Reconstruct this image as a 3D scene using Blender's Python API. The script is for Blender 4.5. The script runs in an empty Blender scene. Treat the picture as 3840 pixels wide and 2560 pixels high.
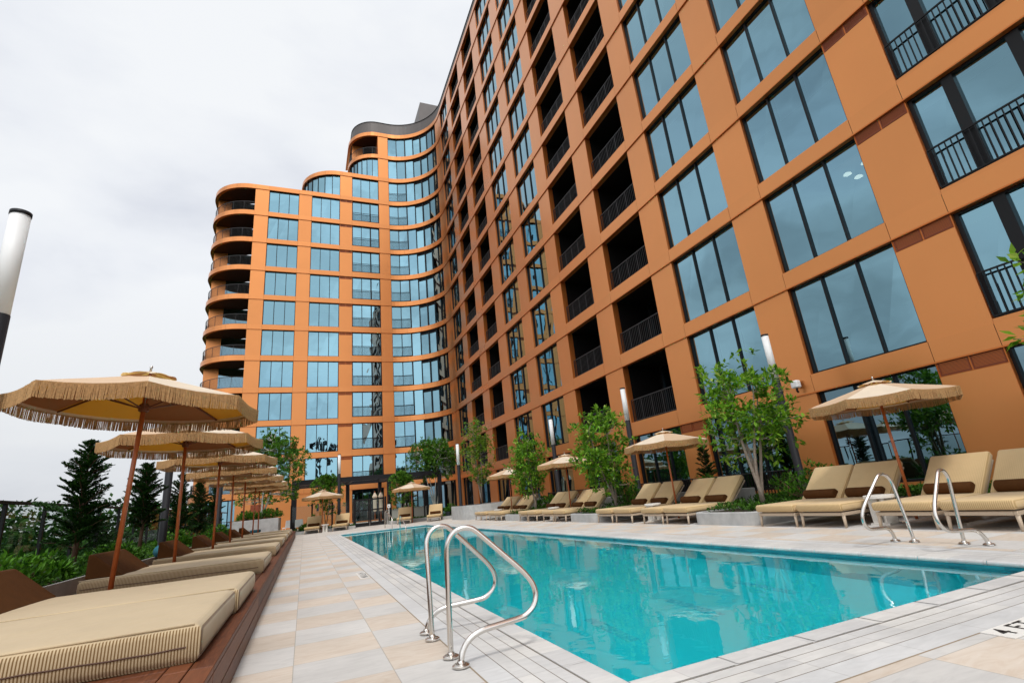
import bpy, math, random
from mathutils import Vector, Matrix, noise
R = math.radians
C = bpy.context.scene.collection
scn = bpy.context.scene
# ------------------------------------------------------------------ camera
def setup_camera():
    P, YW, RL = R(17.16), R(23.33), R(-5.70)
    f = Vector((math.cos(P)*math.sin(YW), math.cos(P)*math.cos(YW), math.sin(P)))
    r = Vector((math.cos(YW), -math.sin(YW), 0)); u = r.cross(f)
    r2 = math.cos(RL)*r + math.sin(RL)*u; u2 = -math.sin(RL)*r + math.cos(RL)*u
    m = Matrix((r2, u2, -f)).transposed().to_4x4(); m.translation = (0, 0, 1.0)
    cd = bpy.data.cameras.new('camera'); cam = bpy.data.objects.new('camera', cd); C.objects.link(cam)
    cam.matrix_world = m; cd.sensor_width = 36; cd.lens = 17.4525; cd.clip_start = .05; cd.clip_end = 3000
    scn.camera = cam
setup_camera()
# ------------------------------------------------------------------ sky and sun (bright overcast)
SUN_EL, SUN_AZ = 60, 190      # azimuth clockwise from +Y
def setup_world():
    w = bpy.data.worlds.new('World'); scn.world = w; w.use_nodes = True
    nt = w.node_tree; nt.nodes.clear(); N = nt.nodes.new; L = nt.links.new
    out = N('ShaderNodeOutputWorld'); bg = N('ShaderNodeBackground'); bg.inputs[1].default_value = .101
    sky = N('ShaderNodeTexSky'); sky.sky_type = 'NISHITA'; sky.sun_disc = False
    sky.sun_elevation = R(SUN_EL); sky.sun_rotation = R(SUN_AZ); sky.dust_density = 3
    tc = N('ShaderNodeTexCoord'); sep = N('ShaderNodeSeparateXYZ'); L(tc.outputs['Generated'], sep.inputs[0])
    mp = N('ShaderNodeMapping'); mp.inputs['Scale'].default_value = (1, 1, 2.2); L(tc.outputs['Generated'], mp.inputs[0])
    n1 = N('ShaderNodeTexNoise'); n1.inputs['Scale'].default_value = 1.9; n1.inputs['Detail'].default_value = 7; n1.inputs['Roughness'].default_value = .52
    n1.inputs['Distortion'].default_value = .15; L(mp.outputs[0], n1.inputs['Vector'])
    rp = N('ShaderNodeValToRGB'); e = rp.color_ramp.elements
    e[0].position = .33; e[0].color = (7.3, 7.6, 8.3, 1); e[1].position = .56; e[1].color = (9.35, 9.55, 9.8, 1)
    k = e.new(.46); k.color = (8.7, 8.95, 9.4, 1)
    L(n1.outputs[0], rp.inputs[0])
    # overcast sky: far brighter towards the zenith and around the veiled sun behind the camera
    def mrange(src, a0, a1, b0, b1, st='SMOOTHSTEP'):
        q = N('ShaderNodeMapRange'); q.interpolation_type = st; q.inputs[1].default_value = a0; q.inputs[2].default_value = a1; q.inputs[3].default_value = b0; q.inputs[4].default_value = b1; L(src, q.inputs[0]); return q.outputs[0]
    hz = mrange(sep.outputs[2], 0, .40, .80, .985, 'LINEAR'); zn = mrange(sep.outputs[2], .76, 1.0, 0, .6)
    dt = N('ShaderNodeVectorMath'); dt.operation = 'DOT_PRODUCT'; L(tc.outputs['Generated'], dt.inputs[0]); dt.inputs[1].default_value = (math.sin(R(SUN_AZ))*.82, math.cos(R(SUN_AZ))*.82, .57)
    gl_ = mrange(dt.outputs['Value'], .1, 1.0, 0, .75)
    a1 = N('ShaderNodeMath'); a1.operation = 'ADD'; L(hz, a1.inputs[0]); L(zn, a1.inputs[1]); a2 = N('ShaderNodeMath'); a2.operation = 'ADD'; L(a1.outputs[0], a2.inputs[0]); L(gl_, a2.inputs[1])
    mul = N('ShaderNodeMix'); mul.data_type = 'RGBA'; mul.blend_type = 'MULTIPLY'; mul.inputs[0].default_value = 1
    # heavier cloud banks to the west and south
    n3 = N('ShaderNodeTexNoise'); n3.inputs['Scale'].default_value = 2.6; n3.inputs['Detail'].default_value = 6; n3.inputs['Distortion'].default_value = .3; L(mp.outputs[0], n3.inputs['Vector'])
    cl = mrange(n3.outputs[0], .38, .60, .68, 1.16)
    mw = mrange(sep.outputs[0], -.42, -.72, 0, 1); ms = mrange(sep.outputs[1], .05, -.3, 0, .8)
    mm = N('ShaderNodeMath'); mm.operation = 'MAXIMUM'; L(mw, mm.inputs[0]); L(ms, mm.inputs[1])
    cf = N('ShaderNodeMix'); cf.data_type = 'FLOAT'; L(mm.outputs[0], cf.inputs[0]); cf.inputs[2].default_value = 1; L(cl, cf.inputs[3])
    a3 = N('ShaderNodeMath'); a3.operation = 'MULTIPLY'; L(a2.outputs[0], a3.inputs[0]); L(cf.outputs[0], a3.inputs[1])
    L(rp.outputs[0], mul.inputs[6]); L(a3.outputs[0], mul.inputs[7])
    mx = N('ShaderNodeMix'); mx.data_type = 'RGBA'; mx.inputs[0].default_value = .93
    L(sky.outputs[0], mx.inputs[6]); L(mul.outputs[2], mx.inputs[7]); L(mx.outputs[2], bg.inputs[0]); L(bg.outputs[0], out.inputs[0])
setup_world()
sd = bpy.data.lights.new('sun', 'SUN'); sd.energy = 1.75; sd.angle = R(11); sd.color = (1, .965, .91)
so = bpy.data.objects.new('sun', sd); C.objects.link(so)
dv = Vector((math.sin(R(SUN_AZ))*math.cos(R(SUN_EL)), math.cos(R(SUN_AZ))*math.cos(R(SUN_EL)), math.sin(R(SUN_EL))))
so.rotation_euler = dv.to_track_quat('Z', 'Y').to_euler(); so.location = dv*60
scn.view_settings.view_transform = 'Standard'; scn.view_settings.look = 'None'; scn.view_settings.exposure = .05; scn.view_settings.gamma = 1
try:
    scn.cycles.max_bounces = 9; scn.cycles.transmission_bounces = 8; scn.cycles.sample_clamp_indirect = 6; scn.cycles.transparent_max_bounces = 12; scn.cycles.caustics_reflective = False; scn.cycles.caustics_refractive = True
except Exception: pass

# ------------------------------------------------------------------ materials
def mat(name, col, rough=.6, metal=0, coat=0, noise_amt=0, noise_scale=8, bump=0, bump_scale=60, spec=.5, coat_rough=.2, trans=0, mode='Object', tcol=None):
    m = bpy.data.materials.new(name); m.use_nodes = True; nt = m.node_tree; b = nt.nodes['Principled BSDF']; N = nt.nodes.new; L = nt.links.new
    b.inputs['Base Color'].default_value = (*col, 1); b.inputs['Roughness'].default_value = rough; b.inputs['Metallic'].default_value = metal
    b.inputs['Coat Weight'].default_value = coat; b.inputs['Coat Roughness'].default_value = coat_rough; b.inputs['Specular IOR Level'].default_value = spec
    tc = N('ShaderNodeTexCoord')
    if noise_amt:
        n = N('ShaderNodeTexNoise'); n.inputs['Scale'].default_value = noise_scale; n.inputs['Detail'].default_value = 6; L(tc.outputs[mode], n.inputs['Vector'])
        r = N('ShaderNodeMapRange'); r.inputs[1].default_value = .3; r.inputs[2].default_value = .7; r.inputs[3].default_value = 1-noise_amt; r.inputs[4].default_value = 1+noise_amt; L(n.outputs[0], r.inputs[0])
        v = N('ShaderNodeMix'); v.data_type = 'RGBA'; v.blend_type = 'MULTIPLY'; v.inputs[0].default_value = 1; v.inputs[6].default_value = (*col, 1); L(r.outputs[0], v.inputs[7]); L(v.outputs[2], b.inputs['Base Color'])
    if bump:
        n2 = N('ShaderNodeTexNoise'); n2.inputs['Scale'].default_value = bump_scale; n2.inputs['Detail'].default_value = 4; L(tc.outputs[mode], n2.inputs['Vector'])
        bp = N('ShaderNodeBump'); bp.inputs['Strength'].default_value = bump; bp.inputs['Distance'].default_value = .01; L(n2.outputs[0], bp.inputs['Height']); L(bp.outputs[0], b.inputs['Normal'])
    if trans:
        t = N('ShaderNodeBsdfTranslucent'); t.inputs[0].default_value = (*(tcol or [min(1, c*1.15) for c in col]), 1); mx = N('ShaderNodeMixShader'); mx.inputs[0].default_value = trans
        L(b.outputs[0], mx.inputs[1]); L(t.outputs[0], mx.inputs[2]); L(mx.outputs[0], nt.nodes['Material Output'].inputs[0])
    return m
def leafmat(name, c1, c2, trans=.35, c3=None, spec=.35):
    m = bpy.data.materials.new(name); m.use_nodes = True; nt = m.node_tree; b = nt.nodes['Principled BSDF']; N = nt.nodes.new; L = nt.links.new
    g = N('ShaderNodeNewGeometry'); rp = N('ShaderNodeValToRGB'); e = rp.color_ramp.elements
    e[0].color = (*c1, 1); e[1].color = (*c2, 1); e[1].position = .85
    if c3: q = e.new(.97); q.color = (*c3, 1)
    L(g.outputs['Random Per Island'], rp.inputs[0]); L(rp.outputs[0], b.inputs['Base Color']); b.inputs['Roughness'].default_value = .42; b.inputs['Specular IOR Level'].default_value = spec
    t = N('ShaderNodeBsdfTranslucent'); L(rp.outputs[0], t.inputs[0]); mx = N('ShaderNodeMixShader'); mx.inputs[0].default_value = trans
    L(b.outputs[0], mx.inputs[1]); L(t.outputs[0], mx.inputs[2]); L(mx.outputs[0], nt.nodes['Material Output'].inputs[0])
    return m
M = {}
M['clad'] = mat('copper_cladding', (.70, .262, .076), .32, .66, .24, .03, .5, bump=.03, bump_scale=3, coat_rough=.25)
def panel_shift(m, amt):
    nt = m.node_tree; b = nt.nodes['Principled BSDF']; src = b.inputs['Base Color'].links[0].from_socket; g = nt.nodes.new('ShaderNodeNewGeometry'); r = nt.nodes.new('ShaderNodeMapRange'); r.inputs[3].default_value = 1-amt; r.inputs[4].default_value = 1+amt
    v = nt.nodes.new('ShaderNodeMix'); v.data_type = 'RGBA'; v.blend_type = 'MULTIPLY'; v.inputs[0].default_value = 1
    nt.links.new(g.outputs['Random Per Island'], r.inputs[0]); nt.links.new(src, v.inputs[6]); nt.links.new(r.outputs[0], v.inputs[7]); nt.links.new(v.outputs[2], b.inputs['Base Color'])
    r2 = nt.nodes.new('ShaderNodeMapRange'); r2.inputs[3].default_value = .27; r2.inputs[4].default_value = .36; nt.links.new(g.outputs['Random Per Island'], r2.inputs[0]); nt.links.new(r2.outputs[0], b.inputs['Roughness'])
panel_shift(M['clad'], .035)
M['clad_return'] = mat('copper_return', (.60, .17, .035), .36, .6, .06, coat_rough=.25)
M['joint'] = mat('dark_joint', (.09, .02, .01), .7)
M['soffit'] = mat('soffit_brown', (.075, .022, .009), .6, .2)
M['black'] = mat('black_metal', (.008, .008, .009), .42, .2, spec=.3)
M['darkgrey'] = mat('charcoal_metal', (.014, .014, .017), .5, .1, spec=.25)
M['rail'] = mat('railing_metal', (.045, .043, .045), .4, .5)
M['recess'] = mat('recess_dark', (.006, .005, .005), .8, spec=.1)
M['room'] = mat('room_wall', (.10, .11, .12), .9, noise_amt=.3, noise_scale=.6)
M['blind'] = mat('blind_white', (.62, .66, .68), .8)
M['parapet'] = mat('parapet_grey', (.105, .09, .085), .5, .15, noise_amt=.1, noise_scale=1)
M['louver'] = mat('louver_rust', (.24, .05, .015), .5, .2)
M['louver_dark'] = mat('louver_dark', (.03, .03, .035), .5, .2)
M['steel'] = mat('stainless', (.66, .63, .59), .2, 1, noise_amt=.04, noise_scale=4)
M['concrete'] = mat('concrete', (.42, .42, .41), .85, noise_amt=.13, noise_scale=5, bump=.25, bump_scale=40)
M['white'] = mat('white_plastic', (.8, .8, .8), .45)
M['lampglass'] = mat('frosted_acrylic', (.93, .93, .93), .5, trans=.25)
M['pole'] = mat('stained_pole', (.42, .105, .026), .42, coat=.3, noise_amt=.15, noise_scale=14)
M['rib'] = mat('umbrella_rib', (.16, .05, .02), .6)
M['cream'] = mat('canvas_cream', (.88, .78, .62), .9, bump=.1, bump_scale=90, trans=.30, noise_amt=.05, noise_scale=3, tcol=(.80, .50, .10))
M['tan'] = mat('canvas_tan', (.76, .55, .37), .9, bump=.1, bump_scale=90, trans=.26, noise_amt=.05, noise_scale=3, tcol=(.42, .17, .05))
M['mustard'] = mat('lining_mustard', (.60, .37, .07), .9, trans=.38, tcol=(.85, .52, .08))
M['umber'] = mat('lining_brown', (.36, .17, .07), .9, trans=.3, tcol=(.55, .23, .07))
M['fringe'] = mat('rope_fringe', (.50, .295, .130), .9, noise_amt=.22, noise_scale=45, trans=.15)
M['taupe'] = mat('taupe_frame', (.47, .37, .27), .5, coat=.1)
M['brown'] = mat('bolster_brown', (.078, .029, .007), .85, bump=.3, bump_scale=220, noise_amt=.1, noise_scale=9, spec=.15)
M['webbing'] = mat('seat_webbing', (.19, .15, .12), .9)
M['zip'] = mat('zipper_brown', (.08, .035, .018), .7)
M['soil'] = mat('soil', (.045, .032, .022), .95, noise_amt=.4, noise_scale=12)
M['bark'] = mat('bark_pale', (.30, .24, .19), .8, noise_amt=.2, noise_scale=20)
M['birch'] = mat('bark_birch', (.55, .52, .47), .8, noise_amt=.3, noise_scale=18)
M['barkd'] = mat('bark_dark', (.13, .07, .045), .9, noise_amt=.2, noise_scale=20)
M['table'] = mat('table_white', (.70, .67, .62), .6)
M['canvas_white'] = mat('chair_white', (.75, .75, .75), .6)
M['teal'] = mat('teal_towel', (.03, .16, .22), .9)
M['ink'] = mat('tile_ink', (.02, .02, .02), .5)
M['marker'] = mat('marker_tile', (.74, .72, .68), .45)
M['pot'] = mat('dark_pot', (.03, .04, .045), .5)
M['ground'] = mat('far_ground', (.03, .055, .018), 1, spec=0, noise_amt=.5, noise_scale=.05)
M['house'] = mat('far_house', (.55, .56, .57), .8)
M['light'] = mat('ceiling_lamp', (.9, .9, .88), .4)
M['leaf_mag'] = leafmat('leaf_magnolia', (.035, .13, .008), (.24, .48, .03), .4, (.42, .55, .10))
M['leaf_lime'] = leafmat('leaf_lime', (.08, .19, .015), (.24, .40, .04), .4, (.45, .35, .05))
M['leaf_mid'] = leafmat('leaf_mid', (.03, .11, .012), (.15, .33, .03), .4)
M['leaf_dark'] = leafmat('leaf_conifer', (.005, .022, .005), (.026, .082, .012), .15, spec=.12)
M['leaf_shrub'] = leafmat('leaf_shrub', (.010, .050, .005), (.10, .27, .018), .3, spec=.2)
M['leaf_cover'] = leafmat('leaf_cover', (.008, .038, .006), (.075, .19, .018), .3, spec=.15)
M['leaf_far'] = leafmat('leaf_far', (.009, .034, .008), (.035, .090, .016), .2, spec=.05)
M['flower'] = mat('flower_yellow', (.75, .70, .30), .7)

def emit(name, col, s):
    m = bpy.data.materials.new(name); m.use_nodes = True; b = m.node_tree.nodes['Principled BSDF']
    b.inputs['Base Color'].default_value = (*col, 1); b.inputs['Emission Color'].default_value = (*col, 1); b.inputs['Emission Strength'].default_value = s
    return m
M['lit'] = emit('lit_lamp', (1, .86, .68), 6)

def glassmat(name, tint, refl, lo, hi, wave):
    m = bpy.data.materials.new(name); m.use_nodes = True; nt = m.node_tree; nt.nodes.remove(nt.nodes['Principled BSDF']); N = nt.nodes.new; L = nt.links.new
    t = N('ShaderNodeBsdfTransparent'); t.inputs[0].default_value = (*tint, 1)
    g = N('ShaderNodeBsdfGlossy'); g.inputs['Roughness'].default_value = 0.0
    lw = N('ShaderNodeLayerWeight'); lw.inputs[0].default_value = .36
    mr = N('ShaderNodeMapRange'); mr.inputs[3].default_value = lo; mr.inputs[4].default_value = hi; L(lw.outputs['Fresnel'], mr.inputs[0])
    cm = N('ShaderNodeMix'); cm.data_type = 'RGBA'; cm.inputs[6].default_value = (*refl, 1); cm.inputs[7].default_value = (.93, .97, 1, 1); L(lw.outputs['Fresnel'], cm.inputs[0]); L(cm.outputs[2], g.inputs[0])
    tc = N('ShaderNodeTexCoord'); n = N('ShaderNodeTexNoise'); n.inputs['Scale'].default_value = .8; n.inputs['Detail'].default_value = 1; L(tc.outputs['Object'], n.inputs['Vector'])
    bp = N('ShaderNodeBump'); bp.inputs['Strength'].default_value = wave; bp.inputs['Distance'].default_value = .05; L(n.outputs[0], bp.inputs['Height']); L(bp.outputs[0], g.inputs['Normal'])
    mx = N('ShaderNodeMixShader'); L(mr.outputs[0], mx.inputs[0]); L(t.outputs[0], mx.inputs[1]); L(g.outputs[0], mx.inputs[2]); L(mx.outputs[0], nt.nodes['Material Output'].inputs[0])
    return m
M['glass'] = glassmat('window_glass', (.30, .42, .45), (.215, .415, .505), .80, 1, .20)
M['fglass'] = glassmat('fence_glass', (.74, .80, .78), (.45, .5, .5), .03, .5, .02)
M['gglass'] = glassmat('dark_glass', (.14, .20, .20), (.4, .66, .8), .38, 1, .10)

def cushion_mat(name, base, dark, axis, scale, side=False):
    m = bpy.data.materials.new(name); m.use_nodes = True; nt = m.node_tree; b = nt.nodes['Principled BSDF']; N = nt.nodes.new; L = nt.links.new
    tc = N('ShaderNodeTexCoord'); sp = N('ShaderNodeSeparateXYZ'); L(tc.outputs['Object'], sp.inputs[0])
    mu = N('ShaderNodeMath'); mu.operation = 'MULTIPLY'; mu.inputs[1].default_value = scale; L(sp.outputs[axis], mu.inputs[0])
    si = N('ShaderNodeMath'); si.operation = 'SINE'; L(mu.outputs[0], si.inputs[0])
    mr = N('ShaderNodeMapRange'); mr.inputs[1].default_value = -.5; mr.inputs[2].default_value = .7; L(si.outputs[0], mr.inputs[0])
    # stripes only read on the sides; the top weave is finer
    ge = N('ShaderNodeNewGeometry'); sn = N('ShaderNodeSeparateXYZ'); L(ge.outputs['Normal'], sn.inputs[0])
    ab = N('ShaderNodeMath'); ab.operation = 'ABSOLUTE'; L(sn.outputs[2], ab.inputs[0])
    fm = N('ShaderNodeMapRange'); fm.inputs[1].default_value = .8; fm.inputs[2].default_value = .5; fm.inputs[3].default_value = .05; fm.inputs[4].default_value = .95; L(ab.outputs[0], fm.inputs[0])
    if side:
        nt.links.remove(fm.inputs[0].links[0]); L(sp.outputs[2], fm.inputs[0]); fm.inputs[1].default_value = .176; fm.inputs[2].default_value = .172
    m1 = N('ShaderNodeMath'); m1.operation = 'MULTIPLY'; L(mr.outputs[0], m1.inputs[0]); L(fm.outputs[0], m1.inputs[1])
    nz = N('ShaderNodeTexNoise'); nz.inputs['Scale'].default_value = 3.5; nz.inputs['Detail'].default_value = 5; L(tc.outputs['Object'], nz.inputs['Vector'])
    c0 = N('ShaderNodeMix'); c0.data_type = 'RGBA'; c0.inputs[6].default_value = (*[x*.9 for x in base], 1); c0.inputs[7].default_value = (*[min(1, x*1.08) for x in base], 1); L(nz.outputs[0], c0.inputs[0])
    cm = N('ShaderNodeMix'); cm.data_type = 'RGBA'; L(m1.outputs[0], cm.inputs[0]); L(c0.outputs[2], cm.inputs[6]); cm.inputs[7].default_value = (*dark, 1); L(cm.outputs[2], b.inputs['Base Color'])
    n2 = N('ShaderNodeTexNoise'); n2.inputs['Scale'].default_value = 5; n2.inputs['Detail'].default_value = 3; L(tc.outputs['Object'], n2.inputs['Vector'])
    ad = N('ShaderNodeMath'); ad.operation = 'ADD'; L(n2.outputs[0], ad.inputs[0]); m3 = N('ShaderNodeMath'); m3.operation = 'MULTIPLY'; m3.inputs[1].default_value = 0; L(mr.outputs[0], m3.inputs[0]); L(m3.outputs[0], ad.inputs[1])
    bp = N('ShaderNodeBump'); bp.inputs['Strength'].default_value = .35; bp.inputs['Distance'].default_value = .03; L(ad.outputs[0], bp.inputs['Height']); L(bp.outputs[0], b.inputs['Normal'])
    b.inputs['Roughness'].default_value = .92; b.inputs['Specular IOR Level'].default_value = .2; b.inputs['Sheen Weight'].default_value = .15
    return m
M['matt'] = cushion_mat('seersucker_mattress', (.50, .39, .245), (.15, .080, .024), 0, 2*math.pi/.0148, True)
M['cush'] = cushion_mat('seersucker_cushion', (.60, .43, .23), (.40, .27, .12), 1, 2*math.pi/.022)

def woodmat():
    m = bpy.data.materials.new('ipe_wood'); m.use_nodes = True; nt = m.node_tree; b = nt.nodes['Principled BSDF']; N = nt.nodes.new; L = nt.links.new
    g = N('ShaderNodeNewGeometry'); tc = N('ShaderNodeTexCoord'); mp = N('ShaderNodeMapping'); mp.inputs['Scale'].default_value = (14, 1.2, 14); L(tc.outputs['Object'], mp.inputs[0])
    n = N('ShaderNodeTexNoise'); n.inputs['Scale'].default_value = 4; n.inputs['Detail'].default_value = 8; n.inputs['Distortion'].default_value = 1.2; L(mp.outputs[0], n.inputs['Vector'])
    ad = N('ShaderNodeMath'); ad.operation = 'MULTIPLY_ADD'; ad.inputs[1].default_value = .45; L(g.outputs['Random Per Island'], ad.inputs[0]); L(n.outputs[0], ad.inputs[2])
    rp = N('ShaderNodeValToRGB'); e = rp.color_ramp.elements; e[0].position = .3; e[0].color = (.045, .012, .006, 1); e[1].position = .95; e[1].color = (.17, .055, .022, 1); L(ad.outputs[0], rp.inputs[0]); L(rp.outputs[0], b.inputs['Base Color'])
    b.inputs['Roughness'].default_value = .5; b.inputs['Specular IOR Level'].default_value = .25
    bp = N('ShaderNodeBump'); bp.inputs['Strength'].default_value = .2; bp.inputs['Distance'].default_value = .005; L(n.outputs[0], bp.inputs['Height']); L(bp.outputs[0], b.inputs['Normal'])
    return m
M['wood'] = woodmat()

PX0, PX1, PY0, PY1 = 1.605, 5.92, 2.64, 27.3     # pool opening
def deckmat():
    m = bpy.data.materials.new('stone_pavers'); m.use_nodes = True; nt = m.node_tree; b = nt.nodes['Principled BSDF']; L = nt.links.new
    def N(t, **k):
        n = nt.nodes.new(t)
        for a, v in k.items(): setattr(n, a, v)
        return n
    def math_(op, a, b_=None, c=None):
        n = N('ShaderNodeMath', operation=op)
        for i, v in enumerate((a, b_, c)):
            if v is None: continue
            if isinstance(v, (int, float)): n.inputs[i].default_value = v
            else: L(v, n.inputs[i])
        return n.outputs[0]
    tc = N('ShaderNodeTexCoord'); sp = N('ShaderNodeSeparateXYZ'); L(tc.outputs['Object'], sp.inputs[0]); X, Y = sp.outputs[0], sp.outputs[1]
    T = .61
    tx = math_('DIVIDE', math_('ADD', X, .045+T*40), T); ty = math_('DIVIDE', math_('ADD', Y, -.11+T*40), T)
    fx, fy = math_('FLOOR', tx), math_('FLOOR', ty); rx, ry = math_('FRACT', tx), math_('FRACT', ty)
    chk = math_('MODULO', math_('ADD', fx, fy), 2)
    cell = N('ShaderNodeCombineXYZ'); L(fx, cell.inputs[0]); L(fy, cell.inputs[1])
    wn = N('ShaderNodeTexWhiteNoise'); L(cell.outputs[0], wn.inputs['Vector'])
    # veining, direction shifted per tile
    off = N('ShaderNodeVectorMath', operation='MULTIPLY_ADD'); L(wn.outputs['Color'], off.inputs[0]); off.inputs[1].default_value = (9, 9, 9); mp = N('ShaderNodeMapping'); mp.inputs['Scale'].default_value = (1.4, 5, 1); mp.inputs['Rotation'].default_value = (0, 0, .35); L(tc.outputs['Object'], mp.inputs[0]); L(mp.outputs[0], off.inputs[2])
    vn = N('ShaderNodeTexNoise'); vn.inputs['Scale'].default_value = 2.6; vn.inputs['Detail'].default_value = 8; vn.inputs['Distortion'].default_value = 1.6; vn.inputs['Roughness'].default_value = .6; L(off.outputs[0], vn.inputs['Vector'])
    def ramp(c0, c1, c2):
        r = N('ShaderNodeValToRGB'); e = r.color_ramp.elements; e[0].position = .34; e[0].color = (*c0, 1); e[1].position = .72; e[1].color = (*c2, 1); k = e.new(.52); k.color = (*c1, 1); L(vn.outputs[0], r.inputs[0]); return r.outputs[0]
    grey = ramp((.55, .53, .508), (.598, .578, .553), (.63, .608, .58)); tan = ramp((.575, .475, .385), (.62, .535, .45), (.65, .575, .50))
    def mix(f, a, c, mode='MIX'):
        n = N('ShaderNodeMix', data_type='RGBA', blend_type=mode)
        if isinstance(f, (int, float)): n.inputs[0].default_value = f
        else: L(f, n.inputs[0])
        for i, v in ((6, a), (7, c)):
            if isinstance(v, tuple): n.inputs[i].default_value = v
            else: L(v, n.inputs[i])
        return n.outputs[2]
    col = mix(chk, grey, tan)
    var = N('ShaderNodeMapRange'); var.inputs[3].default_value = .93; var.inputs[4].default_value = 1.05; L(wn.outputs['Value'], var.inputs[0])
    col = mix(1, col, var.outputs[0], 'MULTIPLY')
    ex = math_('SUBTRACT', .5, math_('ABSOLUTE', math_('SUBTRACT', rx, .5))); ey = math_('SUBTRACT', .5, math_('ABSOLUTE', math_('SUBTRACT', ry, .5)))
    jt = math_('LESS_THAN', math_('MINIMUM', ex, ey), .0045)
    # distance outside the pool rectangle
    cx, cy, hx, hy = (PX0+PX1)/2, (PY0+PY1)/2, (PX1-PX0)/2, (PY1-PY0)/2
    dx = math_('SUBTRACT', math_('ABSOLUTE', math_('SUBTRACT', X, cx)), hx); dy = math_('SUBTRACT', math_('ABSOLUTE', math_('SUBTRACT', Y, cy)), hy)
    d = math_('MAXIMUM', dx, dy); ring = math_('LESS_THAN', d, .615)
    along = math_('LESS_THAN', dx, dy)      # 1 on the short sides
    sel = N('ShaderNodeMix', data_type='FLOAT'); L(along, sel.inputs[0]); L(Y, sel.inputs[2]); L(X, sel.inputs[3]); S = sel.outputs[0]
    bands = math_('ADD', math_('ADD', math_('GREATER_THAN', d, .25), math_('GREATER_THAN', d, .35)), math_('GREATER_THAN', d, .45))
    seg = math_('DIVIDE', math_('ADD', S, 30.2), .3); sf = math_('FLOOR', seg); cb = N('ShaderNodeCombineXYZ'); L(sf, cb.inputs[0]); L(bands, cb.inputs[1]); w2 = N('ShaderNodeTexWhiteNoise'); L(cb.outputs[0], w2.inputs['Vector'])
    rs = N('ShaderNodeValToRGB'); e = rs.color_ramp.elements; e[0].color = (.56, .55, .54, 1); e[1].color = (.65, .63, .60, 1); L(w2.outputs['Value'], rs.inputs[0])
    vr = N('ShaderNodeMapRange'); vr.inputs[1].default_value = .35; vr.inputs[2].default_value = .65; vr.inputs[3].default_value = .93; vr.inputs[4].default_value = 1.04; L(vn.outputs[0], vr.inputs[0])
    rc = mix(1, rs.outputs[0], vr.outputs[0], 'MULTIPLY')
    wide = math_('GREATER_THAN', d, .45); rc = mix(wide, rc, mix(1, (.60, .595, .59, 1), vr.outputs[0], 'MULTIPLY'))
    def line(x, w): return math_('LESS_THAN', math_('ABSOLUTE', math_('SUBTRACT', d, x)), w)
    ln = math_('MAXIMUM', math_('MAXIMUM', line(.16, .0045), line(.25, .003)), math_('MAXIMUM', line(.35, .003), line(.45, .003)))
    rc = mix(ln, rc, (.20, .17, .14, 1))
    s6 = math_('FRACT', math_('DIVIDE', math_('ADD', S, 30.2), .6)); sl = math_('LESS_THAN', math_('ABSOLUTE', math_('SUBTRACT', s6, .5)), .004); rc = mix(math_('MULTIPLY', sl, .6), rc, (.33, .31, .29, 1))
    col = mix(math_('MULTIPLY', jt, .55), col, (.28, .25, .22, 1))
    col = mix(ring, col, rc); col = mix(line(.615, .006), col, (.30, .235, .165, 1))
    st = N('ShaderNodeTexNoise'); st.inputs['Scale'].default_value = 1.1; st.inputs['Detail'].default_value = 6; L(tc.outputs['Object'], st.inputs['Vector'])
    sr = N('ShaderNodeMapRange'); sr.inputs[1].default_value = .35; sr.inputs[2].default_value = .7; sr.inputs[3].default_value = .88; sr.inputs[4].default_value = 1.04; L(st.outputs[0], sr.inputs[0]); col = mix(1, col, sr.outputs[0], 'MULTIPLY')
    L(col, b.inputs['Base Color']); b.inputs['Roughness'].default_value = .62; b.inputs['Specular IOR Level'].default_value = .35
    h = math_('MAXIMUM', math_('MULTIPLY', jt, math_('SUBTRACT', 1, ring)), math_('MULTIPLY', ring, ln)); bp = N('ShaderNodeBump', invert=True); bp.inputs['Strength'].default_value = .5; bp.inputs['Distance'].default_value = .006; L(h, bp.inputs['Height']); L(bp.outputs[0], b.inputs['Normal'])
    return m
M['deck'] = deckmat()

def poolmat():
    m = bpy.data.materials.new('pool_plaster'); m.use_nodes = True; nt = m.node_tree; b = nt.nodes['Principled BSDF']; N = nt.nodes.new; L = nt.links.new
    tc = N('ShaderNodeTexCoord'); n = N('ShaderNodeTexNoise'); n.inputs['Scale'].default_value = .9; n.inputs['Detail'].default_value = 5; L(tc.outputs['Object'], n.inputs['Vector'])
    rp = N('ShaderNodeValToRGB'); e = rp.color_ramp.elements; e[0].position = .3; e[0].color = (.09, .80, .88, 1); e[1].position = .7; e[1].color = (.14, .87, .93, 1); L(n.outputs[0], rp.inputs[0]); L(rp.outputs[0], b.inputs['Base Color']); b.inputs['Roughness'].default_value = .8
    return m
M['pool'] = poolmat()
def mosaic(name, c1, c2, s):
    m = bpy.data.materials.new(name); m.use_nodes = True; nt = m.node_tree; b = nt.nodes['Principled BSDF']; N = nt.nodes.new; L = nt.links.new
    tc = N('ShaderNodeTexCoord'); v = N('ShaderNodeTexVoronoi'); v.distance = 'CHEBYCHEV'; v.inputs['Scale'].default_value = s; v.inputs['Randomness'].default_value = 0; L(tc.outputs['Object'], v.inputs['Vector'])
    rp = N('ShaderNodeValToRGB'); e = rp.color_ramp.elements; e[0].color = (*c1, 1); e[1].color = (*c2, 1); L(v.outputs['Color'], rp.inputs[0]); L(rp.outputs[0], b.inputs['Base Color']); b.inputs['Roughness'].default_value = .2
    return m
M['mosaic'] = mosaic('step_mosaic', (.07, .60, .76), (.32, .88, .93), 30)
M['waterline'] = mosaic('waterline_tile', (.01, .17, .22), (.02, .28, .33), 6.6)
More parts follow.
